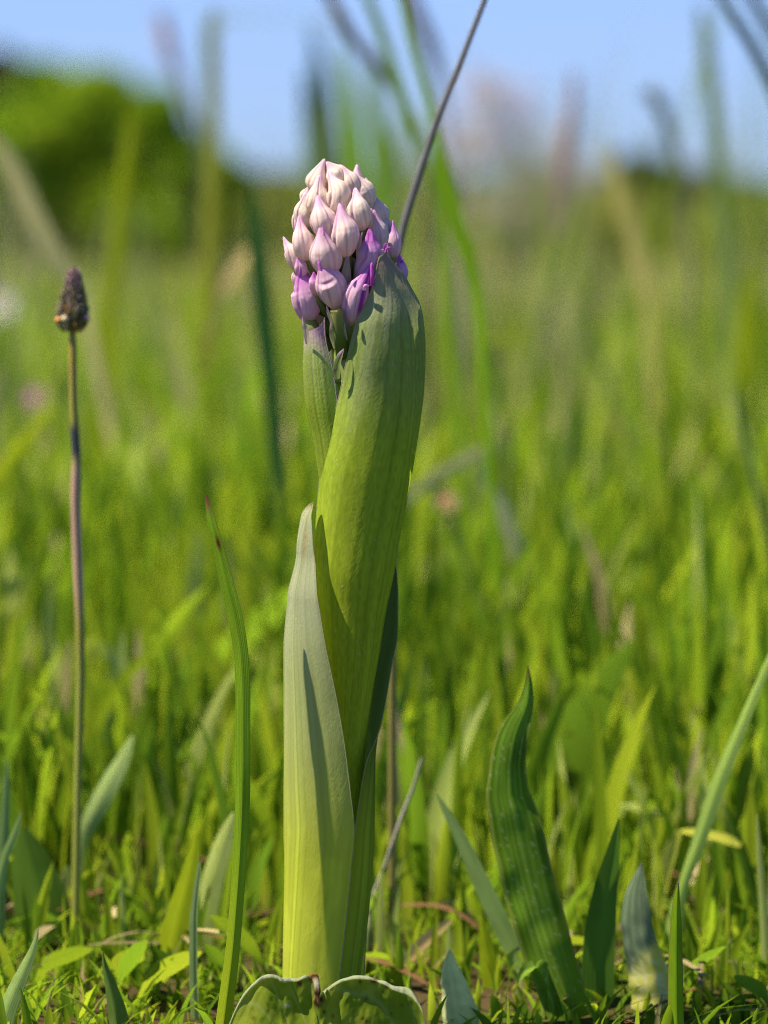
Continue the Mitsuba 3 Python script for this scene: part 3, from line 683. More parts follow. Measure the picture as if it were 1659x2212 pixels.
blade('grass_leaf', 'folded pale blade with a dark upper half beside the plantain stalk', 'grass blade', [(286, 1588, 6), (262, 1640, 34), (236, 1690, 46), (208, 1745, 44), (184, 1800, 30), (176, 1860, 10)], 0.08, col(.20, .28, .12), facing=-0.8, fold=0.3, twist=1.6)
blade('grass_leaf', 'small pale blade close to the foot of the plantain stalk', 'grass blade', [(146, 1870, 6), (136, 1915, 32), (120, 1960, 36), (108, 2010, 16)], 0.08, PALE * 0.9, facing=0.2)
blade('grass_leaf', 'grey-green blade at the left edge beside the dark broad leaf', 'grass blade', [(16, 1640, 3), (12, 1720, 18), (6, 1830, 26), (-4, 2000, 30)], 0.05, col(.14, .22, .09), facing=0.1)
blade('grass_leaf', 'short light blade leaning right at the left edge', 'grass blade', [(46, 1755, 4), (32, 1800, 16), (12, 1850, 20), (-8, 1930, 22)], 0.04, col(.20, .29, .11), facing=0.1)
blade('broad_leaf', 'broad dark green leaf low at the left edge', 'leaf', [(48, 1790, 20), (62, 1860, 90), (82, 1950, 130), (100, 2050, 150), (112, 2160, 140)], 0.075, col(.08, .15, .025), facing=-0.2, fold=0.3)
blade('grass_leaf', 'pale bent blade hanging over right of the plantain stalk', 'grass blade', [(340, 1580, 14), (318, 1520, 42), (280, 1460, 52), (235, 1420, 52), (190, 1388, 38), (175, 1480, 30)], 0.26, PALE * 1.05, facing=-0.4, fold=0.15)
blade('grass_leaf', 'dark blue-green blade tip standing left of the flower spike', 'grass blade', [(544, 385, 4), (550, 450, 24), (558, 540, 40), (568, 640, 46), (580, 760, 44), (592, 880, 40)], 0.30, col(.045, .12, .035), facing=0.3)
blade('grass_leaf', 'yellow-green blade crossing in front of the big tree', 'grass blade', [(292, 205, 8), (280, 300, 30), (264, 430, 40), (246, 560, 40), (232, 690, 40), (222, 900, 40)], 0.45, YELLOWG * 0.7, facing=-0.4)
blade('grass_leaf', 'upright olive blade right of the big tree', 'grass blade', [(460, 20, 20), (460, 180, 26), (458, 330, 34), (455, 480, 40), (450, 640, 40), (446, 860, 36)], 0.50, OLIVE, facing=-0.4)
blade('grass_leaf', 'bent bluish blade folded flat against the sky at upper left', 'grass blade', [(720, 62, 24), (640, 44, 40), (540, 42, 44), (462, 50, 34), (452, 160, 20), (448, 420, 11), (446, 640, 8)], 0.75, col(.14, .20, .10), facing=0.8, fold=0.15)
stalk('grass_stalk', 'faint stalk with a pinkish tip left of the bent bluish blade', 'grass stalk', [(348, 30, 26), (362, 100, 32), (390, 180, 16), (430, 300, 12), (445, 500, 12)], 0.7, lambda t, a: lerp(col(.45, .30, .30), col(.16, .2, .06), sstep(.1, .3, t)))
blade('dry_leaf', 'tan dry blade piece slanting left of the flower spike', 'dry blade', [(545, 535, 8), (520, 565, 44), (490, 600, 48), (462, 640, 24), (452, 690, 5), (448, 800, 4)], 0.5, TAN, facing=-0.4, bsdf='dry_material')
blade('dry_leaf', 'pale straw blade leaning across the lower left of the tree', 'dry blade', [(-20, 290, 20), (20, 365, 44), (70, 470, 50), (120, 560, 46), (170, 640, 34), (200, 760, 26)], 0.38, col(.34, .32, .18), facing=-0.4, bsdf='dry_material')
stalk('grass_stalk', 'thin dark bare stalk leaning from the top edge down behind the flower spike', 'grass stalk', [(1090, -110, 9), (1047, 0, 12), (1012, 90, 13), (975, 185, 14), (945, 255, 15), (921, 330, 16), (893, 415, 16), (868, 505, 18), (850, 620, 18)], 0.06,
      lambda t, a: lerp(col(.10, .10, .10), col(.14, .13, .03), sstep(.25, .5, t)))
blade('grass_leaf', 'right one of the two green blades crossing the upper middle', 'grass blade', [(838, -90, 5), (866, -5, 15), (890, 100, 18), (922, 210, 22), (946, 320, 26), (975, 440, 34), (1008, 555, 34), (1032, 660, 28), (1046, 860, 20)], 0.22, col(.14, .26, .014), facing=-0.5)
blade('grass_leaf', 'left one of the two green blades crossing the upper middle', 'grass blade', [(745, -110, 8), (792, -5, 20), (830, 100, 24), (862, 200, 28), (896, 285, 28), (928, 360, 26), (950, 460, 26), (965, 640, 26)], 0.30, col(.13, .23, .02), facing=-0.5)
stalk('grass_stalk', 'brown knotted grass head leaning at the top edge', 'grass stalk', [(690, -40, 20), (722, 10, 26), (745, 60, 32), (775, 100, 24), (800, 125, 28), (840, 180, 16), (880, 250, 12), (920, 400, 12)], 0.36, col(.12, .10, .05))
stalk('grass_stalk', 'dusky purple grass head at the top edge behind the green blades', 'grass stalk', [(872, -40, 26), (900, 30, 34), (925, 90, 34), (948, 160, 20), (970, 260, 12), (990, 420, 12)], 0.5, col(.15, .12, .14))
for lab, rows, y, c in (
        ('dense bright green blade upright above the flower spike', [(735, 90, 8), (745, 190, 34), (757, 300, 46), (768, 420, 50), (775, 620, 48)], 0.46, col(.10, .19, .02)),
        ('wide green blade upright right of the bright one above the spike', [(792, 120, 10), (805, 240, 40), (818, 360, 48), (828, 480, 48), (835, 650, 46)], 0.52, col(.09, .17, .03)),
        ('greyish blade behind the two upright blades above the spike', [(672, 60, 10), (690, 160, 34), (705, 280, 44), (720, 400, 50), (730, 600, 50)], 0.95, col(.10, .15, .08)),
        ('dull green blade low between the spike and the upright blades', [(655, 150, 10), (668, 260, 36), (676, 380, 46), (684, 520, 50)], 1.2, col(.09, .14, .06)),
        ('olive blade leaning right of the upright blades', [(860, 240, 10), (850, 340, 36), (846, 450, 46), (845, 620, 50)], 0.9, col(.09, .14, .04))):
    blade('grass_leaf', lab, 'grass blade', rows, y, c * 1.3, facing=-0.5)
stalk('grass_stalk', 'brown grass spike standing right of the faint pink panicles', 'grass stalk', [(1240, 150, 10), (1235, 230, 26), (1222, 320, 34), (1210, 390, 26), (1204, 520, 12), (1195, 760, 12)], 0.6, lambda t, a: lerp(col(.24, .16, .13), col(.16, .19, .06), sstep(.4, .6, t)))
blade('dry_leaf', 'tan blade leaning right below the pale sky', 'dry blade', [(1305, 290, 6), (1326, 370, 26), (1350, 460, 40), (1380, 560, 42), (1400, 660, 26), (1412, 820, 14)], 0.5, col(.29, .27, .11), facing=-0.4, bsdf='dry_material')
stalk('grass_stalk', 'drooping dark grass head against the right sky', 'grass stalk', [(1385, 205, 18), (1400, 196, 30), (1425, 225, 30), (1445, 290, 24), (1470, 370, 14), (1490, 520, 12), (1500, 780, 12)], 0.52, lambda t, a: lerp(col(.09, .11, .07), col(.12, .17, .05), sstep(.3, .6, t)))
blade('grass_leaf', 'upright grey-green blade against the right sky', 'grass blade', [(1512, 10, 12), (1525, 110, 32), (1538, 230, 34), (1552, 380, 36), (1568, 540, 44), (1580, 700, 50), (1585, 900, 46)], 0.55, col(.13, .19, .07), facing=-0.4)
blade('grass_leaf', 'dark blade cutting the top right corner', 'grass blade', [(1500, -90, 8), (1556, -10, 22), (1600, 55, 28), (1645, 130, 30), (1690, 230, 30), (1740, 400, 30)], 0.28, col(.06, .09, .07), facing=0.5)
blade('grass_leaf', 'second dark blade at the very corner of the top right', 'grass blade', [(1580, -80, 10), (1625, -10, 30), (1668, 60, 34), (1720, 170, 34), (1760, 320, 34)], 0.42, col(.06, .09, .07), facing=0.5)
blade('grass_leaf', 'pale green blade leaning left in the right middle ground', 'grass blade', [(1245, 400, 8), (1222, 500, 28), (1190, 620, 36), (1155, 740, 36), (1125, 860, 24)], 0.55, PALE * 0.75, facing=-0.2)
blade('grass_leaf', 'pale upright blade beside the tan leaning one', 'grass blade', [(1268, 420, 10), (1262, 520, 34), (1252, 650, 44), (1240, 800, 44)], 0.7, PALE * 0.7, facing=-0.4)
blade('grass_leaf', 'lush upright blade at the right edge under the grey-green one', 'grass blade', [(1618, 560, 10), (1612, 680, 50), (1604, 800, 60), (1600, 980, 54)], 0.5, YELLOWG * 0.8, facing=-0.4)
stalk('grass_stalk', 'thin green stalk curving to the right edge', 'grass stalk', [(1592, 840, 6), (1603, 920, 11), (1622, 1010, 14), (1645, 1110, 16), (1668, 1230, 16)], 0.2, col(.07, .13, .02))
blade('dry_leaf', 'bent pale straw forming a peak right of the orchid', 'dry blade', [(868, 1085, 20), (930, 1035, 28), (1000, 990, 30), (1060, 962, 24), (1050, 1020, 26), (1090, 1110, 36), (1115, 1180, 34), (1125, 1300, 26)], 0.25, col(.33, .34, .20), facing=0.3, bsdf='dry_material')
blade('dry_leaf', 'thin tan straw slanting in the right middle ground', 'dry blade', [(1512, 1170, 6), (1485, 1230, 24), (1450, 1310, 26), (1420, 1380, 22), (1390, 1470, 18)], 0.3, col(.36, .32, .15), facing=0.2, bsdf='dry_material')
blade('dry_leaf', 'pale straw standing near the right edge under a level stalk', 'dry blade', [(1596, 1365, 20), (1602, 1410, 30), (1610, 1470, 30), (1618, 1560, 20)], 0.27, col(.42, .40, .28), facing=0.3, bsdf='dry_material')
blade('dry_leaf', 'level pale stalk beside the right edge', 'dry blade', [(1690, 1350, 14), (1600, 1355, 20), (1530, 1362, 20), (1480, 1372, 16), (1470, 1440, 10)], 0.3, col(.30, .33, .14), facing=0.4, bsdf='dry_material')
blade('grass_leaf', 'yellow blade lying level right of the dark shade-painted blade', 'grass blade', [(1600, 1828, 14), (1560, 1815, 36), (1510, 1805, 38), (1470, 1800, 26), (1455, 1850, 16)], 0.085, col(.30, .33, .06), facing=0.5)
blade('grass_leaf', 'pale level blade above the tip of the dark shade-painted blade', 'grass blade', [(1460, 1775, 8), (1410, 1758, 26), (1360, 1746, 30), (1325, 1744, 20), (1318, 1800, 14)], 0.14, PALE, facing=0.5)
blade('dry_leaf', 'beige dead leaf lying on the soil right of the orchid foot', 'dead leaf', [(975, 1988, 10), (945, 2015, 30), (912, 2045, 36), (880, 2078, 34), (852, 2100, 14)], (0.055, 0.045), col(.48, .36, .22), facing=0.4, fold=0.4, bsdf='dry_material', ground=False)
blade('grass_leaf', 'yellow-green blade slanting up out of the left edge', 'grass blade', [(118, 880, 5), (80, 920, 26), (40, 965, 36), (-5, 1025, 40), (-50, 1100, 40)], 0.27, YELLOWG * 0.8, facing=-0.4)
blade('dry_leaf', 'reddish dead leaf at the left edge', 'dead leaf', [(62, 1500, 10), (56, 1550, 44), (50, 1610, 50), (44, 1680, 30)], 0.28, col(.30, .09, .04), facing=0.2, bsdf='dry_material')
blade('dry_leaf', 'pale dead stalk standing beside the reddish dead leaf', 'dry blade', [(88, 1530, 5), (84, 1590, 20), (80, 1660, 22), (78, 1740, 16)], 0.24, col(.45, .33, .25), facing=0.2, bsdf='dry_material')


# ------------------------------------------------------------------ ribwort plantain on the left
def plantain():
    key = 'ribwort_plantain'
    tag(key, 'brown plantain flower head on a thin stalk left of the orchid', 'plantain flower')
    y = 0.075
    rows = [(157, 716, 14), (157, 760, 17), (158, 850, 18), (161, 930, 19), (165, 1000, 20), (163, 1080, 22), (167, 1200, 22), (172, 1330, 21), (174, 1450, 20), (172, 1550, 19), (168, 1700, 18), (165, 1850, 18), (163, 2000, 18), (162, 2120, 18)]
    pts = [W(u, v, y) for u, v, _ in rows]; rs = [w * .5 * scale_at(y) for *_, w in rows]
    pts.append(np.array([pts[-1][0], y, -0.002])); rs.append(rs[-1])

    def cf(t, a):
        v = 716 + t * 1500
        c = lerp(col(.26, .20, .03), col(.22, .22, .03), sstep(760, 900, v))
        c = lerp(c, col(.03, .035, .045), sstep(905, 940, v) * sstep(1020, 975, v))
        c = lerp(c, col(.33, .22, .15), sstep(980, 1030, v) * sstep(1400, 1250, v))
        c = lerp(c, col(.20, .23, .035), sstep(1350, 1500, v))
        return c * (1 + 0.15 * np.cos(a * 5))[..., None]
    scene[key + '__stem'] = Mesh().add(*tube(pts, rs, cf, 12, 160)).shape('stem_material')
    sc = scale_at(y)
    a0, a1 = W(156, 716, y), W(160, 578, y)
    ax = (a1 - a0); L = np.linalg.norm(ax); ax /= L
    X = np.array([1, 0, 0]); X = X - ax * (X @ ax); X /= np.linalg.norm(X); Yv = np.cross(ax, X)
    rp = PchipInterpolator([0, .08, .2, .35, .6, .8, .93, 1], np.array([12, 28, 33, 31, 24, 17, 12, 5]) * sc)
    core = Mesh().add(*tube([a0 + ax * L * q for q in np.linspace(0, 1, 16)], rp(np.linspace(0, 1, 16)) * 0.9, lambda t, a: lerp(col(.05, .06, .015), col(.12, .06, .09), t), 16, 40))
    HEAD = key + '__flower_head'
    scene[HEAD] = core.shape('stem_material')
    m = Mesh()
    r = np.random.default_rng(5)
    n = 210
    ico = trimesh.creation.icosphere(1)
    for i in range(n):
        q = (i + 0.5) / n
        t = 0.03 + 0.95 * q ** 1.12
        an = i * 2.39996 + r.uniform(-.2, .2)
        rad = X * math.cos(an) + Yv * math.sin(an)
        o = a0 + ax * L * t + rad * rp(t)
        up = ax * 0.85 + rad * (0.55 if r.random() < 0.85 else 1.0); up /= np.linalg.norm(up)
        sd = np.cross(up, rad); sd /= np.linalg.norm(sd); nr = np.cross(up, sd)
        s = sc * r.uniform(0.75, 1.2) * (1.05 - 0.45 * t)
        v = ico.vertices * np.array([5.6, 3.0, 9.0]) * s
        v[:, :2] *= (1 - 0.55 * np.clip(v[:, 2:] / (9 * s), 0, 1))
        P = o + v[:, :1] * sd + v[:, 1:2] * nr + v[:, 2:] * up
        c = [col(.15, .13, .04), col(.22, .18, .10), col(.08, .08, .02), col(.26, .22, .15)][r.integers(4)]
        c = c if t < .7 else c * .55 + col(.22, .12, .16) * .45 * (0.6 + t * .6)
        if r.random() < 0.05 and t < .4: c = col(.45, .22, .06)
        m.add(P, ico.faces, c * r.uniform(.75, 1.2))
    scene[HEAD + '__scales'] = m.shape('stem_material', 40 and True)
    labels[HEAD + '__scales'] = {'label': 'small brown and purplish scales of the flower head', 'kind': 'stuff'}
    g = Mesh()
    for (a, t, c) in ((3.7, .17, col(.50, .22, .05)), (4.3, .20, col(.5, .40, .25)), (-.5, .22, col(.30, .18, .22))):
        rad = X * math.cos(a) + Yv * math.sin(a)
        P = a0 + ax * L * t + rad * rp(t) * 1.05 + ico.vertices * 8 * sc
        g.add(P, ico.faces, c)
    scene[HEAD + '__withered_floret'] = g.shape('stem_material')


plantain()


# ------------------------------------------------------------------ small blurred flowers in the meadow
def flower(name, label, u, v, y, r_px, petal_c, centre_c, n=9, tilt=0.5, stemc=(.12, .19, .03)):
    key = numbered(name)
    tag(key, label, 'flower')
    y = float(deeper(y, v))
    c0 = W(u, v, y)
    R = r_px * 1.25 * scale_at(y)
    nrm = np.array([0.1, -math.cos(tilt), math.sin(tilt)]); nrm /= np.linalg.norm(nrm)
    X = np.cross(nrm, [0, 0, 1.0]); X /= np.linalg.norm(X); Yv = np.cross(X, nrm)
    for i in range(n):
        a = 2 * math.pi * i / n
        d = X * math.cos(a) + Yv * math.sin(a)
        s = np.cross(nrm, d)
        q = np.linspace(0, 1, 7)
        wid = np.array([.25, .6, .85, 1, .95, .7, .15]) * R * 2.4 / n
        P = c0 + d * (q * R)[:, None] + nrm * (0.35 * R * np.sin(q * 1.9))[:, None]
        P = np.stack([P - s * wid[:, None] / 2, P + nrm * 0.0, P + s * wid[:, None] / 2], 1)
        scene[numbered(key + '__petal')] = Mesh().add(P, grid_faces(7, 3), np.asarray(petal_c)).shape('grass_material')
    ico = trimesh.creation.icosphere(2)
    scene[key + '__centre'] = Mesh().add(c0 + nrm * R * .1 + ico.vertices * R * 0.3, ico.faces, np.asarray(centre_c)).shape('stem_material')
    foot = np.array([c0[0] + 0.01, y + 0.008, gz(c0[0], y) - 0.003])
    scene[key + '__stalk'] = Mesh().add(*tube([c0 - nrm * R * .05, c0 * .6 + foot * .4 + np.array([0.003, 0, .004]), foot], [0.0008, .0009, .001], np.asarray(stemc), 8, 20)).shape('stem_material')


flower('white_flower', 'small white flower close behind the right side of the orchid stem', 866, 1380, 0.22, 12, (.75, .75, .68), (.6, .5, .1), 8)
flower('pink_flower', 'blurred pink flower at the left edge beside the plantain stalk', 76, 862, 0.5, 26, (.55, .22, .42), (.45, .2, .35), 12)
flower('white_flower', 'blurred white flower cut by the left edge', -2, 668, 0.75, 36, (.78, .78, .80), (.6, .5, .2), 10)
flower('yellow_flower', 'round yellow flower blurred right of the plantain head', 235, 752, 0.8, 14, (.60, .50, .01), (.55, .42, .01), 5)
flower('cream_flower', 'round cream-coloured flower blurred right of the yellow one', 355, 716, 0.85, 13, (.62, .58, .40), (.55, .5, .2), 6)
flower('white_flower', 'pale small flower low in the grass left of the long slanting blade', 1345, 1500, 0.3, 10, (.55, .60, .42), (.5, .5, .2), 6)
flower('yellow_flower', 'orange-tan withered flower beside the bent straw', 962, 1085, 0.24, 24, (.50, .36, .22), (.40, .18, .03), 7)
# a leafy stem in the middle right
key, pts0 = stalk('leafy_stem', 'leafy green stem with a whorl of small leaves right of the orchid', 'wild plant', [(1066, 742, 10), (1072, 830, 14), (1082, 920, 15), (1100, 1010, 15), (1120, 1130, 15), (1140, 1300, 15)], 0.36, col(.08, .15, .02))
for i in range(9):
    a = 2 * math.pi * i / 9 + .3
    c0 = pts0[0]; d = np.array([math.cos(a), math.sin(a), 0.15]); L = 44 * scale_at(pts0[0][1])
    scene[numbered(key + '__leaf')] = Mesh().add(*ribbon([c0 + d * L + np.array([0, 0, -L * .1]), c0 + d * L * .6 + np.array([0, 0, L * .1]), c0], np.array([2, 26, 8]) * scale_at(pts0[0][1]), a + math.pi / 2, 0.3, n=20, nc=5, color=YELLOWG)).shape('grass_material')

# ------------------------------------------------------------------ the sward: grass that nobody could count
def sward(name, label, n, yr, halfw, hfun, wr, palette, probs, K=6, cols=2, lean=(0.1, 0.6), seed=0, bsdf='grass_material', root=(.24, .24, .08), dens=None, category='grass', curve=2.0, taper=0.75):
    r = np.random.default_rng(seed)
    y = yr[0] + (yr[1] - yr[0]) * r.random(n)
    if yr[1] / max(yr[0], .01) > 4 and yr[0] > 0: y = np.exp(np.log(yr[0]) + (np.log(yr[1]) - np.log(yr[0])) * np.sqrt(r.random(n)))
    hw = halfw(y)
    x = hw * r.uniform(-1, 1, n)
    clump = meshkit.fbm(np.stack([x * 7 / np.maximum(1, y), y * 7 / np.maximum(1, y), 0 * x], -1), 3, seed)
    h = hfun(x, y, r) * np.minimum(0.5 + 0.65 * clump, 1.0)
    keep = h > 0.004
    if dens is not None: keep &= r.random(n) < dens(x, y)
    x, y, h, clump = x[keep], y[keep], h[keep], clump[keep]
    n = len(x)
    w = r.uniform(*wr, n) * np.clip(h / 0.05, 0.4, 1.15) if yr[0] < 3 else r.uniform(*wr, n)
    az, fa = r.uniform(0, 2 * np.pi, n), r.uniform(0, 2 * np.pi, n)
    ln = r.uniform(*lean, n) * h
    ln = np.where(r.random(n) < 0.12, ln * 1.8, ln)
    t = np.linspace(0, 1, K)
    bx = x[:, None] + np.cos(az)[:, None] * ln[:, None] * t ** curve
    by = y[:, None] + np.sin(az)[:, None] * ln[:, None] * t ** curve
    bz = terrain(x, y)[:, None] - 0.003 + h[:, None] * (t - 0.22 * (ln / h)[:, None] * t ** 3)
    P = np.stack([bx, by, bz], -1)
    wt = w[:, None] * (np.minimum(1, 0.5 + 2 * t) * (1 - t ** 2.2) ** taper + 0.02)
    side = np.stack([np.cos(fa), np.sin(fa), 0 * fa], -1)[:, None]
    if cols == 2:
        V = np.stack([P - side * wt[..., None] / 2, P + side * wt[..., None] / 2], 2)
    else:
        nor = np.stack([-np.sin(fa), np.cos(fa), 0.2 + 0 * fa], -1)[:, None]
        V = np.stack([P - side * wt[..., None] / 2, P + nor * wt[..., None] * 0.18, P + side * wt[..., None] / 2], 2)
    pi = r.choice(len(palette), n, p=np.array(probs) / np.sum(probs))
    c = np.asarray(palette)[pi] * r.uniform(0.75, 1.25, (n, 1)) * (0.75 + 0.5 * clump[:, None])
    C = lerp(c[:, None], np.asarray(root), np.broadcast_to((sstep(0.3, 0.0, t) * 0.6)[None], (n, K)))
    C = np.repeat(C[:, :, None], cols, 2)
    base = grid_faces(K, cols)
    F = (np.arange(n)[:, None, None] * (K * cols) + base[None]).reshape(-1, 4)
    scene[name] = mikit.ply((V.reshape(-1, 3), tri(F)), bsdf, smooth=True, color=np.clip(C.reshape(-1, 3), .004, .9))
    tag(name, label, category, kind='stuff')


def clear_h(x, y, r):
    """How high the sward may stand: short where the photographer looked in, and round the orchid."""
    near = np.minimum(np.maximum(0.143 - 0.2298 * (y + 0.622), 0.0) * 0.8 + 0.010, 0.02)
    lim = np.where(y < 0.035, np.minimum(near, .012), 0.014 + 0.32 * (y - 0.035)) * np.where(r.random(len(y)) < 0.10, 1.7, 1.0)
    return lim


def near_h(x, y, r):
    h = r.uniform(0.025, 0.10, len(x))
    return np.minimum(h, clear_h(x, y, r) * r.uniform(0.6, 1.15, len(x)))


fan = lambda a, b: (lambda y: a + b * (y + 0.62))
PAL = [col(.25, .38, .018), col(.33, .44, .024), col(.19, .33, .018), col(.12, .23, .016), col(.37, .46, .11), col(.50, .43, .20)]
sward('meadow_grass', 'thick bright green grass around and behind the orchid', 16000, (-0.45, 0.6), fan(0.10, 0.16), near_h, (0.0024, 0.0070), PAL, [5, 4.5, 4.5, 2.4, 1.4, .3], K=7, cols=3, seed=1, lean=(0.03, 0.32),
      dens=lambda x, y: np.where((np.abs(x + 0.01) < 0.016) & (y > -0.03) & (y < 0.015), 0, np.where(y < -0.05, .5, np.where(y < .12, .55, 1))))
sward('broad_meadow_leaves', 'broad low leaves mixed into the grass behind the orchid', 600, (0.12, 2.2), fan(0.10, 0.18), lambda x, y, r: np.minimum(r.uniform(.03, .085, len(x)), clear_h(x, y, r)), (0.006, 0.013), PAL[:4], [4, 4, 4, 3],
      K=7, cols=3, seed=2, lean=(0.15, 0.6), taper=0.6, category='leaves')
sward('middle_meadow_grass', 'blurred bright green grass of the middle meadow', 26000, (0.5, 2.6), fan(0.15, 0.18), lambda x, y, r: r.uniform(.04, .10, len(x)) * np.where(r.random(len(x)) < .06, 1.5, 1), (0.0028, 0.0066), PAL, [5, 4.5, 3.5, 1.6, 3.2, 1.8], K=6, seed=3, lean=(0.02, 0.28))
sward('far_meadow_grass', 'hazy olive grass of the far meadow', 26000, (2.4, 9), fan(0.3, 0.18), lambda x, y, r: r.uniform(.55, 1.0, len(x)) * (0.145 - 0.0120 * (y + .62) - terrain(x, y)), (0.004, 0.009), [PAL[0], PAL[2], col(.34, .33, .11), col(.46, .39, .20), PAL[3]], [4, 2.5, 4, 4, 1], K=4, seed=4)
sward('distant_meadow_grass', 'tan and olive grass on the distant slope', 30000, (8, 110), fan(2.0, 0.2), lambda x, y, r: r.uniform(.5, 1.0, len(x)) * np.minimum(.6, 0.145 - 0.0118 * (y + .62) - terrain(x, y)), (0.012, 0.035), [col(.22, .26, .05), col(.42, .37, .18), col(.32, .29, .12), col(.13, .19, .04)], [2, 6, 4, 1], K=4, seed=5)
sward('tall_grass', 'scattered taller grass stems in the meadow', 620, (0.8, 4.5), fan(0.05, 0.17), lambda x, y, r: r.uniform(.13, .33, len(x)) * np.where(x > -0.03 * (y + .6), 1, .75), (0.0016, 0.0030), [PAL[1], PAL[0], col(.40, .42, .18), col(.50, .44, .26)], [4, 3, 4, 3], K=8, seed=6, lean=(0.05, 0.35))


def straw(name, label, n, yr, seed):
    r = np.random.default_rng(seed)
    m = Mesh()
    for i in range(n):
        y = r.uniform(*yr); x = r.uniform(-1, 1) * (0.10 + 0.16 * (y + .62)); a = r.uniform(0, 6.28); L = r.uniform(.010, .035)
        p0 = np.array([x, y, gz(x, y) + r.uniform(.001, .008)])
        if abs(x + 0.01) < 0.012 and abs(y) < 0.012: continue
        d = np.array([math.cos(a), math.sin(a), r.uniform(-.05, .3)]) * L
        q = r.random()
        c = col(.38, .33, .16) * r.uniform(.5, 1.1) if q < .6 else col(.16, .09, .045) * r.uniform(.7, 1.3)
        m.add(*ribbon([p0 + d, p0 + d * .5 + np.array([0, 0, r.uniform(0, .004)]), p0], np.array([.001, r.uniform(.0010, .0030), .0009]), a + 1.57, .3, n=7, nc=3, color=c))
    scene[name] = m.shape('dry_material')
    tag(name, label, 'straw', kind='stuff')


straw('straw_litter', 'dry straw and dead leaf scraps on the soil between the grass', 600, (0.03, 0.9), 7)


# ------------------------------------------------------------------ trees and bushes
def tree(name, label, category, base, blobs, leaf, n, pal, trunk_h, trunk_r, seed, group=None, bark=(.10, .08, .06)):
    """blobs: (x, y, z, radius) of the crown's leaf clumps relative to the foot."""
    r = np.random.default_rng(seed)
    key = numbered(name)
    tag(key, label, category, group)
    base = np.asarray(base, float)
    if trunk_h:
        m = Mesh().add(*tube([base + [0, 0, -.3], base + [.05 * trunk_h, 0, trunk_h * .5], base + [0, 0, trunk_h]], [trunk_r * 1.3, trunk_r, trunk_r * .5], lambda t, a: np.asarray(bark) * (1 + .3 * np.cos(a * 7))[..., None], 10, 14))
        for b in blobs[:14]:
            b = np.asarray(b, float)
            m.add(*tube([base + [0, 0, trunk_h * .55], base + b[:3] * [.5, .5, .7], base + b[:3]], [trunk_r * .5, trunk_r * .3, trunk_r * .1], np.asarray(bark), 6, 8))
        scene[key + '__trunk'] = m.shape('bark_material')
    blobs = np.asarray(blobs, float)
    pk = blobs[:, 3] ** 2
    k = r.choice(len(blobs), n, p=pk / pk.sum())
    d = r.normal(size=(n, 3)); d /= np.linalg.norm(d, axis=1, keepdims=True)
    rad = blobs[k, 3] * (0.55 + 0.5 * r.random(n) ** 0.5) * (0.8 + 0.4 * meshkit.noise(d * 2.5 + k[:, None] * 3.1))
    P = base + blobs[k, :3] + d * rad[:, None] * [1, 1, .85]
    P[:, 2] = np.maximum(P[:, 2], terrain(P[:, 0], P[:, 1]) + leaf * .3)
    a = r.normal(size=(n, 3)) + d * .4; a /= np.linalg.norm(a, axis=1, keepdims=True)
    b = np.cross(a, r.normal(size=(n, 3))); b /= np.linalg.norm(b, axis=1, keepdims=True)
    c = np.cross(a, b)
    s = (leaf * r.uniform(.6, 1.3, n))[:, None]
    V = np.stack([P + b * s, P + c * s * .55 + a * s * .15, P - b * s, P - c * s * .55 + a * s * .15], 1).reshape(-1, 3)
    F = (np.arange(n) * 4)[:, None, None] + np.array([[0, 1, 2], [0, 2, 3]])
    C = np.asarray(pal)[r.integers(len(pal), size=len(blobs))][k] * r.uniform(.75, 1.25, (n, 1))
    scene[key + '__crown'] = mikit.ply((V, F.reshape(-1, 3)), 'crown_material', smooth=False, color=np.repeat(C, 4, 0))
    return key


def mound(cx, cz, rx, rz, ry, nb, rb, seed, bottom=0.0):
    r = np.random.default_rng(seed)
    out = []
    while len(out) < nb:
        p = r.uniform(-1, 1, 3)
        if (p ** 2).sum() < 1 and (p ** 2).sum() > .15:
            z = cz + p[2] * rz
            if z > bottom: out.append((cx + p[0] * rx, p[1] * ry, z, rb * r.uniform(.65, 1.25)))
    return out


TP = [col(.25, .40, .022), col(.22, .38, .022), col(.30, .44, .025), col(.18, .32, .02)]
s100 = scale_at(100)


def B(u, v, y):            # position relative to a foot
    return W(u, v, y)


def crown_at(u, v, rx, rz, y, foot, nb, rb, seed):
    c = W(u, v, y) - foot
    s = scale_at(y)
    return [(x + 0, yy, z, q) for x, yy, z, q in mound(c[0], c[2], rx * s, rz * s, rx * s * .8, nb, rb * s, seed, 0.1)]


foot = np.array([W(190, 560, 100)[0], 100, gz(0, 100)])
bl = crown_at(165, 290, 110, 165, 100, foot, 34, 54, 1) + crown_at(325, 375, 95, 165, 100, foot, 38, 48, 2) + crown_at(60, 400, 120, 170, 100, foot, 20, 60, 3) + crown_at(455, 465, 72, 120, 100, foot, 40, 40, 4) + crown_at(405, 395, 75, 100, 100, foot, 30, 42, 14) + crown_at(225, 480, 200, 110, 100, foot, 22, 56, 5)
tree('broadleaf_tree', 'large round green tree at the left, standing behind the meadow', 'tree', foot, bl, 0.20, 75000, TP, 2.6, .28, 1)
foot = np.array([W(-60, 560, 118)[0], 118, gz(0, 118)])
tree('broadleaf_tree', 'greyer tree cut by the left edge behind the round green one', 'tree', foot, crown_at(-40, 330, 110, 200, 118, foot, 30, 60, 6), 0.24, 12000, [col(.09, .11, .045), col(.07, .09, .035)], 3.0, .3, 2)
foot = np.array([W(505, 590, 108)[0], 108, gz(0, 108)])
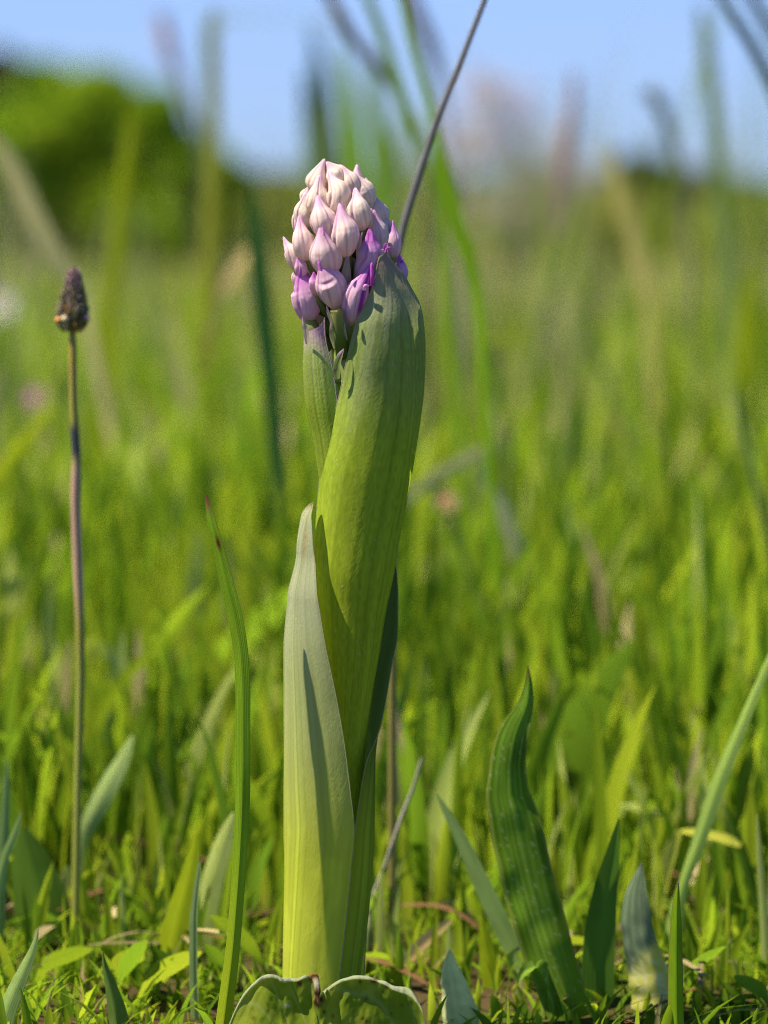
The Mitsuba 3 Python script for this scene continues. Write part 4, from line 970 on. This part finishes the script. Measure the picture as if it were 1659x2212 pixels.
tree('dark_bush', 'dark bush at the shaded right foot of the round tree', 'bush', foot, crown_at(480, 545, 60, 66, 108, foot, 18, 36, 7), 0.2, 6000, [col(.03, .05, .012), col(.04, .06, .015)], 0, 0, 3)
r = np.random.default_rng(44)
us = np.linspace(520, 2050, 22)
for i, u in enumerate(us):
    y = 250 + r.uniform(-20, 30)
    topv = np.interp(u, [500, 600, 850, 1100, 1340, 1400, 1450, 1540, 1600, 1660, 2050], [375, 372, 405, 405, 385, 350, 356, 368, 408, 420, 395]) + r.uniform(-16, 12)
    foot = np.array([W(u, 480, y)[0], y, gz(0, y)])
    tree('far_tree', 'dark blurred tree in the distant row along the horizon', 'tree', foot, crown_at(u, topv + 52, 48, 54, y, foot, 14, 28, 50 + i), 0.35, 3000, [col(.07, .10, .045), col(.09, .12, .05)] if not 1330 < u < 1560 else [col(.045, .06, .03), col(.06, .075, .035)], 1.2, .2, 60 + i, 'trees of the distant row')
for lab, u, v, rx, rz, y, pal, seed in (
        ('bright green bush at the right edge of the far meadow', 1660, 560, 70, 95, 45, [col(0.20, 0.31, 0.03), col(0.17, 0.26, 0.03)], 81),
        ('green bush left of the one at the right edge', 1500, 560, 80, 70, 60, [col(0.26, 0.33, 0.05), col(0.20, 0.26, 0.05)], 82),
        ('low olive bush below the dark distant trees', 1330, 540, 90, 70, 62, [col(0.33, 0.33, 0.07), col(0.23, 0.26, 0.05)], 83),
        ('olive bush in the gap behind the upright blades', 1130, 520, 100, 80, 70, [col(0.26, 0.28, 0.06), col(0.20, 0.23, 0.05)], 84),
        ('dull green bush behind the flower spike', 900, 500, 110, 80, 80, [col(0.20, 0.23, 0.06), col(0.17, 0.20, 0.05)], 85),
        ('green bush left behind the flower spike', 660, 500, 90, 90, 85, [col(0.23, 0.28, 0.05), col(0.17, 0.23, 0.05)], 86)):
    foot = np.array([W(u, 560, y)[0], y, gz(0, y)])
    tree('bush', lab, 'bush', foot, crown_at(u, v - 40, rx, rz, y, foot, 32, 38, seed), 0.12 + y * .001, 7000, pal, 0, 0, seed)


foot = np.array([W(1110, 560, 60)[0], 60, gz(0, 60)])
bl = []
for (u, v, q, s) in ((1050, 185, 52, 91), (1128, 240, 56, 92), (985, 300, 60, 93), (1075, 320, 70, 94), (1180, 340, 60, 95), (1240, 390, 50, 96), (1020, 400, 80, 97), (1140, 420, 80, 98)):
    bl += crown_at(u, v, q, q * 1.1, 60, foot, 6, 26, s)
key = tree('bare_tree', 'thin greyish-pink tree with hardly any leaves, painted hazy against the sky right of the flower', 'tree', foot, bl, 0.07, 2600, [col(.58, .53, .58), col(.54, .50, .54), col(.60, .52, .54)], 1.6, .03, 99, bark=(.46, .43, .45))  # haze is mixed into the pale twig and bark colours

# a pale shed far off at the right
def shed():
    y = 150.0
    x0, x1 = W(1492, 0, y)[0], W(1545, 0, y)[0]
    zt, z0 = W(1500, 482, y)[2], gz(0, y)
    key = 'shed'
    tag(key, 'whitish blurred shed among the bushes below the distant trees', 'shed')
    b = trimesh.creation.box([x1 - x0, 2.5, zt - z0 + .3]); b.apply_translation([(x0 + x1) / 2, y, (z0 - .3 + zt) / 2])
    scene[key + '__wall'] = Mesh().add(b.vertices, b.faces, col(.6, .6, .6)).shape('bark_material', False)
    h = .5
    poly = np.array([[x0 - .15, y - 1.5, zt], [x1 + .15, y - 1.5, zt], [x1 + .15, y + 1.5, zt], [x0 - .15, y + 1.5, zt], [x0 - .15, y, zt + h], [x1 + .15, y, zt + h]])
    f = np.array([[0, 1, 5], [0, 5, 4], [2, 3, 4], [2, 4, 5], [0, 4, 3], [1, 2, 5], [0, 3, 2], [0, 2, 1]])
    scene[key + '__roof'] = Mesh().add(poly, f, col(.45, .42, .42)).shape('bark_material', False)
    dd = trimesh.creation.box([.7, .06, min(1.6, (zt - z0) * .75)]); dd.apply_translation([(x0 + x1) / 2, y - 1.27, z0 + min(.8, (zt - z0) * .375)])
    scene[key + '__door'] = Mesh().add(dd.vertices, dd.faces, col(.2, .18, .16)).shape('bark_material', False)


shed()

sward('broad_blades', 'broad upright blades crowding the soil behind the orchid foot', 560, (0.055, 0.32), fan(0.09, 0.15), lambda x, y, r: np.minimum(r.uniform(.018, .055, len(x)), .016 + .22 * (y - .04)), (0.005, 0.0095), [PAL[0], PAL[2], PAL[3], PAL[1]], [4, 4, 3, 2], K=9, cols=3, seed=12, lean=(0.1, 0.55), category='leaves')
sward('low_leaves', 'low broad leaves filling the gaps at the foot of the taller blades', 260, (0.006, 0.095), fan(0.09, 0.14), lambda x, y, r: r.uniform(.010, .026, len(x)) * np.where(np.abs(x + .01) < .02, .5, 1) * (0.55 + 5 * np.maximum(y, 0)), (0.005, 0.0095), [PAL[0], PAL[2], PAL[3], PAL[3], PAL[1]], [3, 4, 4, 2, 1.5], K=9, cols=3, seed=15, lean=(0.2, 0.8), category='leaves', dens=lambda x, y: np.where((np.abs(x + .01) < .012) & (y < .012), 0, 1))
sward('short_turf', 'short turf and moss tufts on the soil at the foot of the orchid', 4200, (-0.09, 0.10), fan(0.08, 0.10), lambda x, y, r: np.minimum(r.uniform(.005, .015, len(x)), np.where(y < 0.0, np.maximum(0.143 - 0.2298 * (y + 0.622), 0) + .008, .03)), (0.0018, 0.0048), [PAL[0] * .9, PAL[2], PAL[3], PAL[1], col(.30, .26, .11)], [4, 4, 3, 2, 1.2], K=5, cols=3, seed=9, lean=(0.3, 1.0))
r = np.random.default_rng(77)          # small round leaves of low herbs between the blades
m = Mesh()
for i in range(150):
    y = 0.02 + 0.75 * r.random() ** 1.6; x = r.uniform(-1, 1) * (0.08 + 0.15 * (y + .62))
    if abs(x + .01) < .014 and -.04 < y < .012: continue
    L = r.uniform(.005, .013); z = gz(x, y) + min(r.uniform(.002, .014), .004 + max(0, .13 - .2298 * (y + .6)) + .03 * max(y, 0)); a = r.uniform(0, 6.28); tl = r.uniform(-.4, .9)
    d = np.array([math.cos(a) * math.cos(tl), math.sin(a) * math.cos(tl), math.sin(tl)]); p = np.array([x, y, z])
    m.add(*ribbon([p + d * L, p + d * L * .75, p + d * L * .4, p, p - np.array([d[0] * .2 * L, d[1] * .2 * L, z + .001])], np.array([.1, .62, .75, .25, .08]) * L, a + 1.57, .25, n=9, nc=5, color=PAL[r.integers(4)] * r.uniform(.7, 1.2)))
scene['herb_leaves'] = m.shape('grass_material')
tag('herb_leaves', 'small oval leaves of low herbs between the grass blades', 'leaves', kind='stuff')
